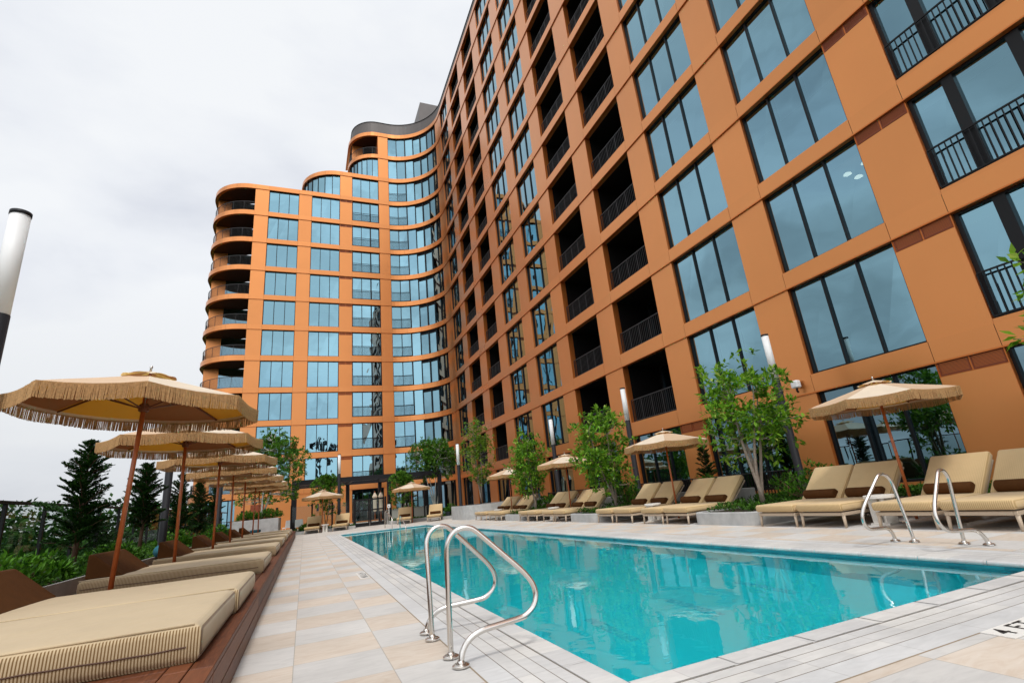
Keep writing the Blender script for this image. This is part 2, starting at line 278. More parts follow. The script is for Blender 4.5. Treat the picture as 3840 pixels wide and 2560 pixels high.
def watermat():
    m = bpy.data.materials.new('pool_water'); m.use_nodes = True; nt = m.node_tree; nt.nodes.remove(nt.nodes['Principled BSDF']); N = nt.nodes.new; L = nt.links.new
    t = N('ShaderNodeBsdfRefraction'); t.inputs['IOR'].default_value = 1.33; t.inputs['Roughness'].default_value = 0; t.inputs[0].default_value = (.42, .98, 1, 1); g = N('ShaderNodeBsdfGlossy'); g.inputs['Roughness'].default_value = .012; g.inputs[0].default_value = (.97, 1, 1, 1)
    f = N('ShaderNodeFresnel'); f.inputs[0].default_value = 1.33
    tc = N('ShaderNodeTexCoord'); n = N('ShaderNodeTexNoise'); n.inputs['Scale'].default_value = 1.5; n.inputs['Detail'].default_value = 3.5; n.inputs['Roughness'].default_value = .5; n.inputs['Distortion'].default_value = .6; L(tc.outputs['Object'], n.inputs['Vector'])
    bp = N('ShaderNodeBump'); bp.inputs['Strength'].default_value = .32; bp.inputs['Distance'].default_value = .012; L(n.outputs[0], bp.inputs['Height']); L(bp.outputs[0], g.inputs['Normal']); L(bp.outputs[0], f.inputs['Normal']); L(bp.outputs[0], t.inputs['Normal'])
    mx = N('ShaderNodeMixShader'); L(f.outputs[0], mx.inputs[0]); L(t.outputs[0], mx.inputs[1]); L(g.outputs[0], mx.inputs[2]); L(mx.outputs[0], nt.nodes['Material Output'].inputs[0])
    return m
M['water'] = watermat()

# ------------------------------------------------------------------ mesh helpers
class MB:
    def __init__(s): s.v = []; s.f = []; s.mi = []
    def quad(s, a, b, c, d, mi=0):
        n = len(s.v); s.v += [tuple(a), tuple(b), tuple(c), tuple(d)]; s.f.append((n, n+1, n+2, n+3)); s.mi.append(mi)
    def tri(s, a, b, c, mi=0):
        n = len(s.v); s.v += [tuple(a), tuple(b), tuple(c)]; s.f.append((n, n+1, n+2)); s.mi.append(mi)
    def hexa(s, p, mi=0):   # p: 8 points, bottom 4 ccw then top 4
        n = len(s.v); s.v += [tuple(q) for q in p]
        for f in ((0, 3, 2, 1), (4, 5, 6, 7), (0, 1, 5, 4), (1, 2, 6, 5), (2, 3, 7, 6), (3, 0, 4, 7)): s.f.append(tuple(n+i for i in f)); s.mi.append(mi)
    def box(s, x0, x1, y0, y1, z0, z1, mi=0):
        s.hexa([(x0, y0, z0), (x1, y0, z0), (x1, y1, z0), (x0, y1, z0), (x0, y0, z1), (x1, y0, z1), (x1, y1, z1), (x0, y1, z1)], mi)
    def tube(s, pts, rad, n=8, mi=0, cap=True):
        pts = [Vector(p) for p in pts]; base = len(s.v); k = len(pts)
        rad = rad if isinstance(rad, (list, tuple)) else [rad]*k; up = None
        for i, p in enumerate(pts):
            d = (pts[min(i+1, k-1)]-pts[max(i-1, 0)]).normalized()
            if up is None: up = Vector((0, 0, 1)) if abs(d.z) < .9 else Vector((1, 0, 0))
            a = d.cross(up).normalized(); up = a.cross(d).normalized()
            for j in range(n):
                t = 2*math.pi*j/n; s.v.append(tuple(p+rad[i]*(math.cos(t)*a+math.sin(t)*up)))
        for i in range(k-1):
            for j in range(n):
                q = base+i*n; s.f.append((q+j, q+(j+1) % n, q+n+(j+1) % n, q+n+j)); s.mi.append(mi)
        if cap: s.f.append(tuple(base+j for j in range(n))[::-1]); s.mi.append(mi); s.f.append(tuple(base+(k-1)*n+j for j in range(n))); s.mi.append(mi)
    def lathe(s, prof, c=(0, 0), n=24, mi=0):   # prof: list of (r,z)
        base = len(s.v)
        for r, z in prof:
            for j in range(n):
                t = 2*math.pi*j/n; s.v.append((c[0]+r*math.cos(t), c[1]+r*math.sin(t), z))
        for i in range(len(prof)-1):
            for j in range(n):
                q = base+i*n; s.f.append((q+j, q+(j+1) % n, q+n+(j+1) % n, q+n+j)); s.mi.append(mi)
        s.f.append(tuple(base+j for j in range(n))[::-1]); s.mi.append(mi)
        s.f.append(tuple(base+(len(prof)-1)*n+j for j in range(n))); s.mi.append(mi)
    def build(s, name, mats, parent=None, smooth=False, bevel=0, loc=None, segs=2):
        if not isinstance(mats, (list, tuple)): mats = [mats]
        me = bpy.data.meshes.new(name); me.from_pydata(s.v, [], s.f)
        for m in mats: me.materials.append(M[m] if isinstance(m, str) else m)
        if len(mats) > 1: me.polygons.foreach_set('material_index', s.mi)
        if smooth: me.polygons.foreach_set('use_smooth', [True]*len(me.polygons))
        me.update(); o = bpy.data.objects.new(name, me); C.objects.link(o)
        if parent: o.parent = parent
        if loc: o.location = loc
        if bevel:
            b = o.modifiers.new('bevel', 'BEVEL'); b.width = bevel; b.segments = segs; b.limit_method = 'ANGLE'; b.angle_limit = R(40)
        return o
def tag(o, label=None, cat=None, group=None, kind=None):
    if label: o['label'] = label
    if cat: o['category'] = cat
    if group: o['group'] = group
    if kind: o['kind'] = kind
    return o
def empty(name, loc=(0, 0, 0), rz=0, label=None, cat=None, group=None):
    o = bpy.data.objects.new(name, None); C.objects.link(o); o.location = loc; o.rotation_euler = (0, 0, rz); o.empty_display_size = .2
    return tag(o, label, cat, group)
def copy_tree(o, parent=None, loc=None, rz=None, label=None):
    c = o.copy(); C.objects.link(c); c.parent = parent
    if loc is not None: c.location = loc
    if rz is not None: c.rotation_euler = (0, 0, rz)
    if label: c['label'] = label
    for ch in list(o.children): copy_tree(ch, c)
    return c

# ------------------------------------------------------------------ setting
g = MB(); g.quad((-1500, -1500, -14), (1500, -1500, -14), (1500, 1500, -14), (-1500, 1500, -14)); tag(g.build('ground', 'ground'), kind='structure')
d = MB()
for x0, x1, y0, y1 in ((-2.86, PX0, -6, 50), (PX1, 15.2, -6, 50), (PX0, PX1, -6, PY0), (PX0, PX1, PY1, 50)):
    d.quad((x0, y0, 0), (x1, y0, 0), (x1, y1, 0), (x0, y1, 0))
deck = d.build('pool_deck', 'deck'); tag(deck, kind='structure')
s = MB(); s.box(-5.9, 15.2, -6, PY0-.3, -.6, -.02); s.box(-5.9, 15.2, PY1+.3, 50, -.6, -.02); s.box(-5.9, PX0-.3, PY0-.3, PY1+.3, -.6, -.02); s.box(PX1+.3, 15.2, PY0-.3, PY1+.3, -.6, -.02)
tag(s.build('terrace_slab', 'concrete'), kind='structure')
# pool: basin, waterline, coping, water
pb = MB(); D = -1.25
a, b_, c_, d_ = PX0+.002, PX1-.002, PY0+.002, PY1-.002
pb.quad((a, c_, D), (b_, c_, D), (b_, d_, D), (a, d_, D))
pb.quad((a, c_, 0), (b_, c_, 0), (b_, c_, D), (a, c_, D)); pb.quad((b_, d_, 0), (a, d_, 0), (a, d_, D), (b_, d_, D))
pb.quad((a, d_, 0), (a, c_, 0), (a, c_, D), (a, d_, D)); pb.quad((b_, c_, 0), (b_, d_, 0), (b_, d_, D), (b_, c_, D))
for i in range(3): pb.box(a+.001, b_-.001, d_-.4*(3-i)-.9, d_-.001, D+.002, D+.3*(i+1))
basin = pb.build('pool_basin', 'pool'); tag(basin, kind='structure')
wt = MB(); t = .012
for args in ((a, a+t, c_, d_), (b_-t, b_, c_, d_), (a+t, b_-t, c_, c_+t), (a+t, b_-t, d_-t, d_)): wt.box(*args, -.24, -.030)
wt.build('waterline_tile', 'waterline', basin)
st = MB()
for xc in (2.88, 3.95, 5.04): st.box(xc-.06, xc+.06, 4.5, 5.35, D+.001, D+.006)
st.build('floor_tile_strip', 'mosaic', basin)
cp = MB()
def coping(x0, y0, x1, y1, nx, ny):   # rounded nose strip along an edge, nose pointing to (nx,ny)
    prof = [(.155, .004), (.0, .004)] + [(-.022*math.sin(t), -.020+.024*math.cos(t)) for t in (R(30), R(60), R(90), R(120), R(150), R(180))] + [(.03, -.044)]
    L = max(1, round(math.hypot(x1-x0, y1-y0)/.6)); 
    for i in range(L):
        t0, t1 = i/L+.0025/1, (i+1)/L-.0025
        if L > 20: t0, t1 = i/L+.0001, (i+1)/L-.0001
        for (o0, z0), (o1, z1) in zip(prof, prof[1:]):
            P = lambda t_, o, z: (x0+(x1-x0)*t_-nx*o, y0+(y1-y0)*t_-ny*o, z)
            cp.quad(P(t0, o0, z0), P(t1, o0, z0), P(t1, o1, z1), P(t0, o1, z1))
coping(PX0, PY0-.16, PX0, PY1+.16, 1, 0); coping(PX1, PY0-.16, PX1, PY1+.16, -1, 0); coping(PX0, PY0, PX1, PY0, 0, 1); coping(PX0, PY1, PX1, PY1, 0, -1)
tag(cp.build('pool_coping', 'deck', smooth=False), kind='structure')
w = MB(); w.quad((a+t, c_+t, -.065), (b_-t, c_+t, -.065), (b_-t, d_-t, -.065), (a+t, d_-t, -.065)); tag(w.build('water', 'water'), kind='structure')

# wooden sunbathing platform
wp = empty('wooden_platform', (0, 0, 0), 0, 'long low brown hardwood platform running under the daybeds beside the paving', 'platform')
bd = MB(); PE = -.42
y = .4
while y < 31.5: bd.box(-2.83, PE-.235, y, y+.134, .27, .30); y += .14
bd.build('deck_boards', 'wood', wp, bevel=.003, segs=1)
ed = MB(); y = .4
while y < 31.5: ed.box(PE-.23, PE-.12, y, min(y+2.99, 31.5), .268, .3005); ed.box(PE-.114, PE, y, min(y+2.99, 31.5), .268, .3); y += 3
ed.build('edge_board', 'wood', wp, bevel=.003, segs=1)
fs = MB(); y = .4
while y < 31.5: fs.box(PE-.03, PE-.001, y, min(y+2.99, 31.5), .135, .264); fs.box(PE-.03, PE-.001, y, min(y+2.99, 31.5), .003, .128); y += 3
fs.build('fascia_board', 'wood', wp, bevel=.003, segs=1)
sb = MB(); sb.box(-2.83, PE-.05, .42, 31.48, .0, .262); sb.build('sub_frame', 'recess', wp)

# ------------------------------------------------------------------ building
FH, Z0 = 3.09, 2.95
zb = lambda k: Z0+FH*k
BT = .48
SA = 8.07; RA = 5.0; SB = SA+RA*math.pi/2; XF = SA+RA; YF = 50.1; YC = YF-RA
sY = lambda Y: SB+YC-Y
WEST = {}
def west(k): return (-5.8, 3.8) if k <= 10 else ((2.75, 3.9) if k == 11 else (6.98, 3.1))
def pos(s, d, z, w=(-5.8, 3.8)):
    xc, r = w
    if s < xc:
        t = (xc-s)/r
        if t < math.pi/2: return (xc-(r+d)*math.sin(t), YF+r-(r+d)*math.cos(t), z)
        return (xc-r-d, YF+r+(t-math.pi/2)*r, z)
    if s < SA: return (s, YF-d, z)
    if s < SB:
        t = (s-SA)/RA; return (SA+(RA-d)*math.sin(t), YC+(RA-d)*math.cos(t), z)
    return (XF-d, YC-(s-SB), z)
def fbox(mb, s0, s1, d0, d1, z0, z1, w=(-5.8, 3.8), mi=0, chord=False):
    # d is outward (towards the courtyard); d0<d1
    cuts = [s0, s1]
    if not chord:
        for a_, b2 in ((-60, w[0]), (SA, SB)):
            lo, hi = max(s0, a_), min(s1, b2)
            if hi-lo > .02:
                n = max(1, math.ceil((hi-lo)/.45)); cuts += [lo+(hi-lo)*i/n for i in range(n+1)]
        cuts += [q for q in (w[0], SA, SB) if s0 < q < s1]
    cuts = sorted(set(round(q, 4) for q in cuts))
    for i, (p, q) in enumerate(zip(cuts, cuts[1:])):
        P = [pos(p, d0, z0, w), pos(q, d0, z0, w), pos(q, d1, z0, w), pos(p, d1, z0, w), pos(p, d0, z1, w), pos(q, d0, z1, w), pos(q, d1, z1, w), pos(p, d1, z1, w)]
        n = len(mb.v); mb.v += P
        F = [(0, 1, 2, 3), (4, 7, 6, 5), (3, 2, 6, 7), (0, 4, 5, 1)]
        if i == 0: F.append((0, 3, 7, 4))
        if i == len(cuts)-2: F.append((1, 5, 6, 2))
        for f in F: mb.f.append(tuple(n+x for x in f)); mb.mi.append(mi)
random.seed(4)
bld = empty('apartment_building', (0, 0, 0), 0, 'tall copper orange apartment block with stepped curved wing and gridded glass facade', 'building')
SEND = sY(-14)
# bands / slabs
for k in range(-1, 14):
    w = west(k); xc, r = w; s0 = xc-r*(math.pi/2+1.4)
    if k == -1:
        continue
    m_ = MB(); z = zb(k); zz = z+BT
    # outer copper band with panel joints as thin dark gaps
    edges = [s0]; 
    js = [q for q in (xc-r*1.57*f for f in (1.75, 1.5, 1.25, 1, .75, .5, .25))] + [xc+.3, -4.22, -1.33, -.09, 2.78, 4.04, 6.94, SA, SA+1.55, SA+3.1, SA+4.65, SA+6.2, SB]
    js += [sY(q) for q in (44.6, 41.7, 40.34, 37.32, 35.75, 32.9, 31.33, 28.31, 26.9, 23.95, 22.6, 19.55, 18.13, 15.13, 13.85, 10.7, 9.44, 6.45, 5.22, 2.0, .8, -2.2, -3.4, -6.4, -7.6)]
    js = sorted(set(q for q in js if q > s0+.1)) + [SEND]
    for q in js:
        fbox(m_, edges[-1]+.006, q-.006, -.25, .03, z, zz, w); edges.append(q)
    fbox(m_, s0, SEND, -.25, .015, z+.01, zz-.012, w, 1)          # dark joint core
    fbox(m_, s0, SEND, -.10, .055, z-.035, z-.003, w, 2)       # drip edge
    bo = m_.build('floor_band', ['clad', 'joint', 'clad_return'], bld)
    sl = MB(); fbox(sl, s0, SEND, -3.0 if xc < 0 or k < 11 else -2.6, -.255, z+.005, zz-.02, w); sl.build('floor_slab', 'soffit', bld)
# bays
RW = [(44.55, 41.7), (31.33, 28.31), (26.9, 23.95), (13.85, 10.7), (9.44, 6.47), (.8, -2.2), (-3.4, -6.4)]
RB = [(40.34, 37.32), (35.75, 32.9), (22.6, 19.55), (18.13, 15.13)]
RJ = [(5.22, 2.0)]
wins, doors = [], []        # (dist, args)
def bay_list(k):
    B = []
    if k <= 10:
        if 0 <= k <= 9: B.append(('w', -4.22, -1.33, 3)); B.append(('w', -.09, 2.78, 3))
        if 0 <= k <= 9: B.append(('j', 4.04, 6.94, 3))
        if k == -1: B.append(('w', 4.04, 6.94, 3))
        if k == 10: B.append(('w', 4.04, 6.94, 3))
    for y0, y1 in RW: B.append(('w', sY(y0), sY(y1), 3))
    for y0, y1 in RB: B.append(('b' if k >= 0 else 'w', sY(y0), sY(y1), 3))
    for y0, y1 in RJ: B.append(('j' if k >= 0 else 'w', sY(y0), sY(y1), 3))
    B.append(('c', SA, SA+6.63, 0))
    return sorted(B, key=lambda q: q[1])
piers = {}
for k in range(-1, 13):
    w = west(k if k >= 10 else 0)
    if k == 10: w = west(11)
    if k >= 11: w = west(12)
    z0 = zb(k)+BT if k >= 0 else 0; z1 = zb(k+1)
    B = bay_list(k)
    # left-most solid pier of the wing
    if k <= 9: start = -5.5
    elif k == 10: start = 2.78
    else: start = 6.94
    cur = start
    for typ, s0, s1, n in B:
        if s1 <= start: continue
        if s0 > cur+.05:
            top = z1-.0
            vent = (abs(cur-2.78) < .02 and k <= 9) or (abs(cur-sY(6.45)) < .03) or (k == -1 and abs(cur-sY(15.13)) < .03)
            if vent: top = z1-.34
            pk = piers.setdefault(round(cur, 1), MB()); nn = 6 if s0-cur > 6 else 1
            for pi_ in range(nn): fbox(pk, cur+(s0-cur)*pi_/nn+.004, cur+(s0-cur)*(pi_+1)/nn-.004, -.02, 0, z0+.004, top-.012, w)
            fbox(pk, cur, s0, -.30, -.021, z0, z1, w, 1)
            if vent:
                v = MB(); sm = (cur+s0)/2
                for p, q in ((cur+.03, sm-.02), (sm+.02, s0-.03)):
                    zz = z1-.30
                    while zz < z1-.05: fbox(v, p+.02, q-.02, -.05, -.012, zz, zz+.014, w); zz += .027
                    fbox(v, p, q, -.03, -.004, z1-.33, z1-.305, w); fbox(v, p, q, -.03, -.004, z1-.045, z1-.02, w)
                    fbox(v, p, p+.02, -.03, -.004, z1-.305, z1-.045, w); fbox(v, q-.02, q, -.03, -.004, z1-.305, z1-.045, w)
                v.build('vent_grille', 'louver', bld)
        cur = max(cur, s1)
    if SEND > cur: fbox(piers.setdefault(round(cur, 1), MB()), cur, SEND, -.3, 0, z0, z1, w)
    for typ, s0, s1, n in B:
        if s1 <= start: continue
        mid = pos((s0+s1)/2, 0, (z0+z1)/2, w); dist = math.dist(mid, (0, 0, 1))
        wins.append((dist, typ, k, s0, s1, n, z0, z1, w))
# curved glazed end of the upper steps
for k in (10, 11):
    w = west(11 if k == 10 else 12); xc, r = w
    wins.append((60, 'e', k, xc-r*1.5, 2.78 if k == 10 else 6.94, 4, zb(k)+BT, zb(k+1), w))
# ground floor, left wing: the bays below the tower
for pk in piers.values(): pk.build('pier', ['clad', 'clad_return'], bld)
rest_f, rest_g = MB(), MB()
def window(rec, mf, mg, extra):
    dist, typ, k, s0, s1, n, z0, z1, w = rec
    W_, BL, RT, CL, RC = 2, 4, 1, 2, 3
    zl, zh = z0, z1
    if k == -1: zl = .42 if s0 > SB else .10
    dg = -.17; bl_ = random.choice((.3, .3, .3, .3, .3, .5, .9, 1.5))
    def frame(a_, b2, c2, d2, t=.06, dd=(-.24, -.10)):
        fbox(mf, a_, b2, *dd, c2, c2+t, w, chord=False); fbox(mf, a_, b2, *dd, d2-t, d2, w); fbox(mf, a_, a_+t, *dd, c2+t, d2-t, w); fbox(mf, b2-t, b2, *dd, c2+t, d2-t, w)
    def pane(a_, b2, c2, d2, off=0):
        j = [random.uniform(-.006, .006) for _ in range(4)]
        mg.quad(pos(a_, dg+off+j[0], c2, w), pos(b2, dg+off+j[1], c2, w), pos(b2, dg+off+j[2], d2, w), pos(a_, dg+off+j[3], d2, w))
    def rail(mb, a_, b2, d, zr, n2, bottom=.05, post=None):
        fbox(mb, a_, b2, d-.02, d+.02, zr-.035, zr, w); fbox(mb, a_, b2, d-.012, d+.012, z0+bottom, z0+bottom+.03, w)
        m2 = max(2, int((b2-a_)/.115))
        for i in range(m2+1):
            q = a_+(b2-a_)*i/m2; big = post and (i % post == 0 or i == m2); h = .017 if big else (.011 if s0 < SB or typ == 'j' else .008)
            fbox(mb, q-h, q+h, d-h, d+h, z0+(.0 if big else bottom+.03), zr-.035, w, chord=True)
    if typ == 'w':
        if zl > z0: fbox(mf, s0, s1, -.3, -.02, z0, zl, w, mi=2)
        if k == -1 and s0 < SB: pass
        frame(s0, s1, zl, zh)
        for i in range(1, n): q = s0+(s1-s0)*i/n; fbox(mf, q-.028, q+.028, -.24, -.11, zl+.06, zh-.06, w)
        for i in range(n):
            a_, b2 = s0+(s1-s0)*i/n, s0+(s1-s0)*(i+1)/n; pane(a_+.02, b2-.02, zl+.03, zh-.03)
            fbox(mf, a_+.05, b2-.05, -.42, -.38, zh-bl_, zh-.05, w, mi=4)
        for q in (s0, s1): fbox(mf, q-.012 if q == s0 else q-.004, q+.004 if q == s0 else q+.012, -.26, -.002, z0, z1, w, mi=1)
    elif typ == 'j':
        frame(s0, s1, z0+.10, zh, .09)
        fbox(mf, s0, s1, -.25, -.0, z0-.002, z0+.10, w, mi=2)
        q1 = s0+(s1-s0)*.34; q2 = s0+(s1-s0)*.67
        if s0 < SB:
            for q, h in ((q1, .03), (q2, .06)): fbox(mf, q-h, q+h, -.24, -.09, z0+.19, zh-.09, w)
        else:
            q1 = s0+.82; q2 = s0+2.0
            for q, h in ((q1, .11), (q2, .11)): fbox(mf, q-h, q+h, -.24, -.07, z0+.19, zh-.09, w)
        for a_, b2 in ((s0, q1), (q1, q2), (q2, s1)):
            pane(a_+.02, b2-.02, z0+.15, zh-.06)
            fbox(mf, a_+.08, b2-.08, -.42, -.38, zh-.30, zh-.1, w, mi=4)
        rail(extra['rail'], s0+.04, s1-.04, .0, z0+1.12, 0, .13)
    elif typ == 'b':
        frame(s0+.25, s1-.1, z0, zh, .09, (-1.92, -1.80)); q = (s0+s1)/2; fbox(mf, q-.05, q+.05, -1.92, -1.82, z0+.09, zh-.09, w)
        mg.quad(pos(s0+.3, -1.87, z0+.05, w), pos(s1-.15, -1.87, z0+.05, w), pos(s1-.15, -1.87, zh-.05, w), pos(s0+.3, -1.87, zh-.05, w))
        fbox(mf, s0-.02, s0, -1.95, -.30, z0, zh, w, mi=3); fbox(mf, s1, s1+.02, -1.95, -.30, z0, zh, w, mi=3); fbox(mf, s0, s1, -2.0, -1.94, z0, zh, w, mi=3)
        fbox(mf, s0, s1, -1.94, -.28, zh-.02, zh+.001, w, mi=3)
        for q in (s0, s1): fbox(mf, q-.012 if q == s0 else q-.004, q+.004 if q == s0 else q+.012, -.30, -.002, z0, z1, w, mi=1)
        fbox(mf, s0, s1, -.22, .0, z0-.002, z0+.085, w, mi=2)
        rail(extra['rail'], s0+.03, s1-.03, -.16, z0+1.07, 0, .14, 6)
    elif typ == 'c':
        # faceted corner glazing: double door with railing, glass, louvred glass, dark return
        fx = [SA, SA+.98, SA+1.96, SA+2.92, SA+3.86, SA+4.80, SA+5.72, SA+6.18, SA+6.63]
        for i in range(8):
            a_, b2 = fx[i], fx[i+1]; lou = i in (3, 4); top = zh-(.34 if lou else .03)
            h = .05 if i in (0, 2, 4) else .028
            fbox(mf, a_-h, a_+h, -.24, -.08, z0, zh, w, chord=True)
            pane(a_+.02, b2-.02, z0+.03, top)
            for (c2, d2) in ((z0, z0+.06), (zh-.06, zh)): fbox(mf, a_, b2, -.23, -.10, c2, d2, w, chord=True)
            if lou:
                zz = zh-.33
                while zz < zh-.08: fbox(mf, a_+.03, b2-.03, -.22, -.12, zz, zz+.02, w, chord=True); zz += .045
                fbox(mf, a_, b2, -.23, -.10, zh-.36, zh-.33, w, chord=True)
            elif i < 6: fbox(mf, a_+.06, b2-.06, -.5, -.46, zh-.28, zh-.06, w, mi=4, chord=True)
        fbox(mf, fx[-1]-.04, fx[-1]+.02, -.24, -.02, z0, zh, w, chord=True)
        if k < 11 and k >= 0:
            for a_, b2, rk in ((fx[0], fx[2], 'rail'), (fx[6], fx[8], 'rail2')):
                fbox(mf, a_, b2, -.2, -.08, z0+.06, z0+.14, w); rail(extra[rk], a_+.03, b2-.03, -.04, z0+1.12, 0, .05)
    elif typ == 'e':
        m2 = 7
        for i in range(m2+1):
            q = s0+(s1-s0)*i/m2; fbox(mf, q-.03, q+.03, -.24, -.10, z0, zh, w, chord=True)
        for i in range(m2):
            a_, b2 = s0+(s1-s0)*i/m2, s0+(s1-s0)*(i+1)/m2; pane(a_+.02, b2-.02, z0+.03, zh-.03)
        fbox(mf, s0, s1, -.24, -.12, z0, z0+.05, w); fbox(mf, s0, s1, -.24, -.12, zh-.05, zh, w)
wins.sort(key=lambda q: q[0])
FM = ['black', 'clad_return', 'clad', 'recess', 'blind']
nwin = 0
restf, restg = MB(), MB(); nb = 0
for rec in wins:
    typ = rec[1]; ex = {'rail': MB(), 'rail2': MB()}
    if typ in ('w', 'e'):
        nwin += 1
        if nwin > 100:
            window(rec, restf, restg, ex); continue
        mf, mg = MB(), MB(); window(rec, mf, mg, ex); o = mf.build('window', FM, bld); mg.build('glass', 'glass' if rec[2] >= 0 else 'gglass', o)
    elif typ == 'j':
        mf, mg = MB(), MB(); window(rec, mf, mg, ex); o = mf.build('balcony_door', FM, bld); mg.build('glass', 'glass', o); ex['rail'].build('railing', 'black', o)
    elif typ == 'c':
        mf, mg = MB(), MB(); window(rec, mf, mg, ex); o = mf.build('corner_window', FM, bld); mg.build('glass', 'glass' if rec[2] >= 0 else 'gglass', o)
        for rk in ('rail', 'rail2'):
            if ex[rk].v: ex[rk].build('railing', 'black', o)
    elif typ == 'b':
        mf, mg = MB(), MB(); window(rec, mf, mg, ex); o = mf.build('balcony', FM, bld); mg.build('glass', 'gglass', o); ex['rail'].build('railing', 'rail', o)
        l = MB(); p = pos(rec[4]-.55, -.75, rec[7]-.022, rec[8]); l.lathe([(.055, p[2]-.012), (.06, p[2]-.002)], (p[0], p[1]), 12); l.build('ceiling_light', 'light', o)
if restf.v:
    o = tag(restf.build('window', FM, bld), kind='stuff'); restg.build('glass', 'glass', o)
# interior back wall
bw = MB()
for k in range(-1, 13):
    w = west(0) if k <= 9 else (west(11) if k == 10 else west(12)); s0 = -5.5 if k <= 9 else (2.78 if k == 10 else 6.94)
    fbox(bw, s0, SEND, -2.45, -2.35, (zb(k)+BT-.02) if k >= 0 else 0, zb(k+1), w)
bw.build('interior_wall', 'room', bld)
# curved balconies at the west end
for k in list(range(0, 10))+[12]:
    w = west(k if k != 12 else 12); xc, r = w; z0, z1 = zb(k)+BT, zb(k+1); e1 = -5.5 if k < 10 else 6.94
    bal = MB(); s0 = xc-r*math.pi/2-1.2
    # recessed wall: copper part and dark glazed part
    yb = YF+3.15 if k < 10 else YF+2.4; xl = xc-r+.35
    bal.box(xl, xl+1.25, yb, yb+.2, z0, z1, 0); bal.box(xl+1.25, e1, yb+.02, yb+.2, z0, z1, 1); bal.box(e1-.02, e1+.0, YF+.28, yb, z0, z1, 2)
    bo = bal.build('balcony', ['clad', 'gglass', 'clad_return'], bld)
    bk = MB(); bk.box(xl+1.2, e1, yb+.5, yb+.6, z0, z1); bk.build('balcony_backing', 'room', bo)
    rl = MB(); fbox(rl, s0, e1-.03, -.14, -.10, z0+1.03, z0+1.07, w); fbox(rl, s0, e1-.03, -.135, -.105, z0+.05, z0+.08, w)
    n = int((e1-s0)/.12)
    for i in range(n+1):
        q = s0+(e1-.05-s0)*i/n; h = .018 if i % 9 == 0 else .007; fbox(rl, q-h, q+h, -.12-h, -.12+h, z0, z0+1.03, w, chord=True)
    rl.build('railing', 'rail', bo)
# left wing ground floor continues west: glass and wall already on the path; add west curved glass
gf = MB(); gg = MB(); w = west(0)
for i in range(5):
    a_, b2 = -9.6+i*.82, -9.6+(i+1)*.82; fbox(gf, a_-.04, a_+.04, -1.3, -1.1, 0, zb(0), w, chord=True); gg.quad(pos(a_, -1.2, 0, w), pos(b2, -1.2, 0, w), pos(b2, -1.2, zb(0), w), pos(a_, -1.2, zb(0), w))
o = gf.build('lounge_window', 'black', bld); gg.build('glass', 'glass', o)
# parapets and penthouse
pp = MB()
w = (6.98, 3.1); fbox(pp, 6.98-3.1*2.2, SEND, -.5, -.35, zb(13)+BT, zb(13)+BT+1.75, w); pp.build('parapet', 'parapet', bld)
cp2 = MB(); fbox(cp2, 6.98-3.1*2.2, SEND, -.55, -.30, zb(13)+BT+1.75, zb(13)+BT+1.81, w)
cp2.build('parapet_cap', 'darkgrey', bld)
rf = MB()
for k, (xa, xb, ya, yb) in {13: (7.5, 30, 51, 70)}.items(): rf.box(xa, xb, ya, yb, zb(k)+.1, zb(k)+BT)
rf.box(XF+.6, 30, -14, 51, zb(13)+.1, zb(13)+BT); rf.box(-5.5, 30, 53.0, 70, zb(10)+.1, zb(10)+BT); rf.box(3.2, 30, 52.8, 70, zb(11)+.1, zb(11)+BT)
rf.build('roof', 'concrete', bld)
ph = MB(); ph.hexa([(12.4, 54, 44), (24, 54, 44), (24, 64, 44), (12.4, 64, 44), (13.2, 54, 53.2), (24, 54, 53.2), (24, 64, 53.2), (13.2, 64, 53.2)]); ph.build('penthouse', 'parapet', bld)
# fixtures
sc = MB(); sc.box(12.80, 12.98, 9.73, 9.95, 3.14, 3.36); o = sc.build('wall_camera', 'white', bevel=.04); tag(o, 'small white rounded box camera mounted on the orange wall above the tree', 'security camera')
s2 = MB(); s2.tube([(12.9, 9.84, 3.14), (12.88, 9.84, 3.07), (12.92, 9.84, 3.02)], .03, 8); s2.build('lens', 'darkgrey', o)
pn = empty('pendant_lamp', (14.2, 7.5, 8.95), 0, 'three lit dish pendant lamps glowing behind an upper window', 'lamp')
for dx, dy, dz in ((0, 0, -.1), (.15, -.45, 0), (.3, -.1, -.2)):
    p = MB(); p.lathe([(.11, dz), (.08, dz+.04), (.02, dz+.07)], (dx, dy), 16); p.build('lamp_shade', 'lit', pn, smooth=True)

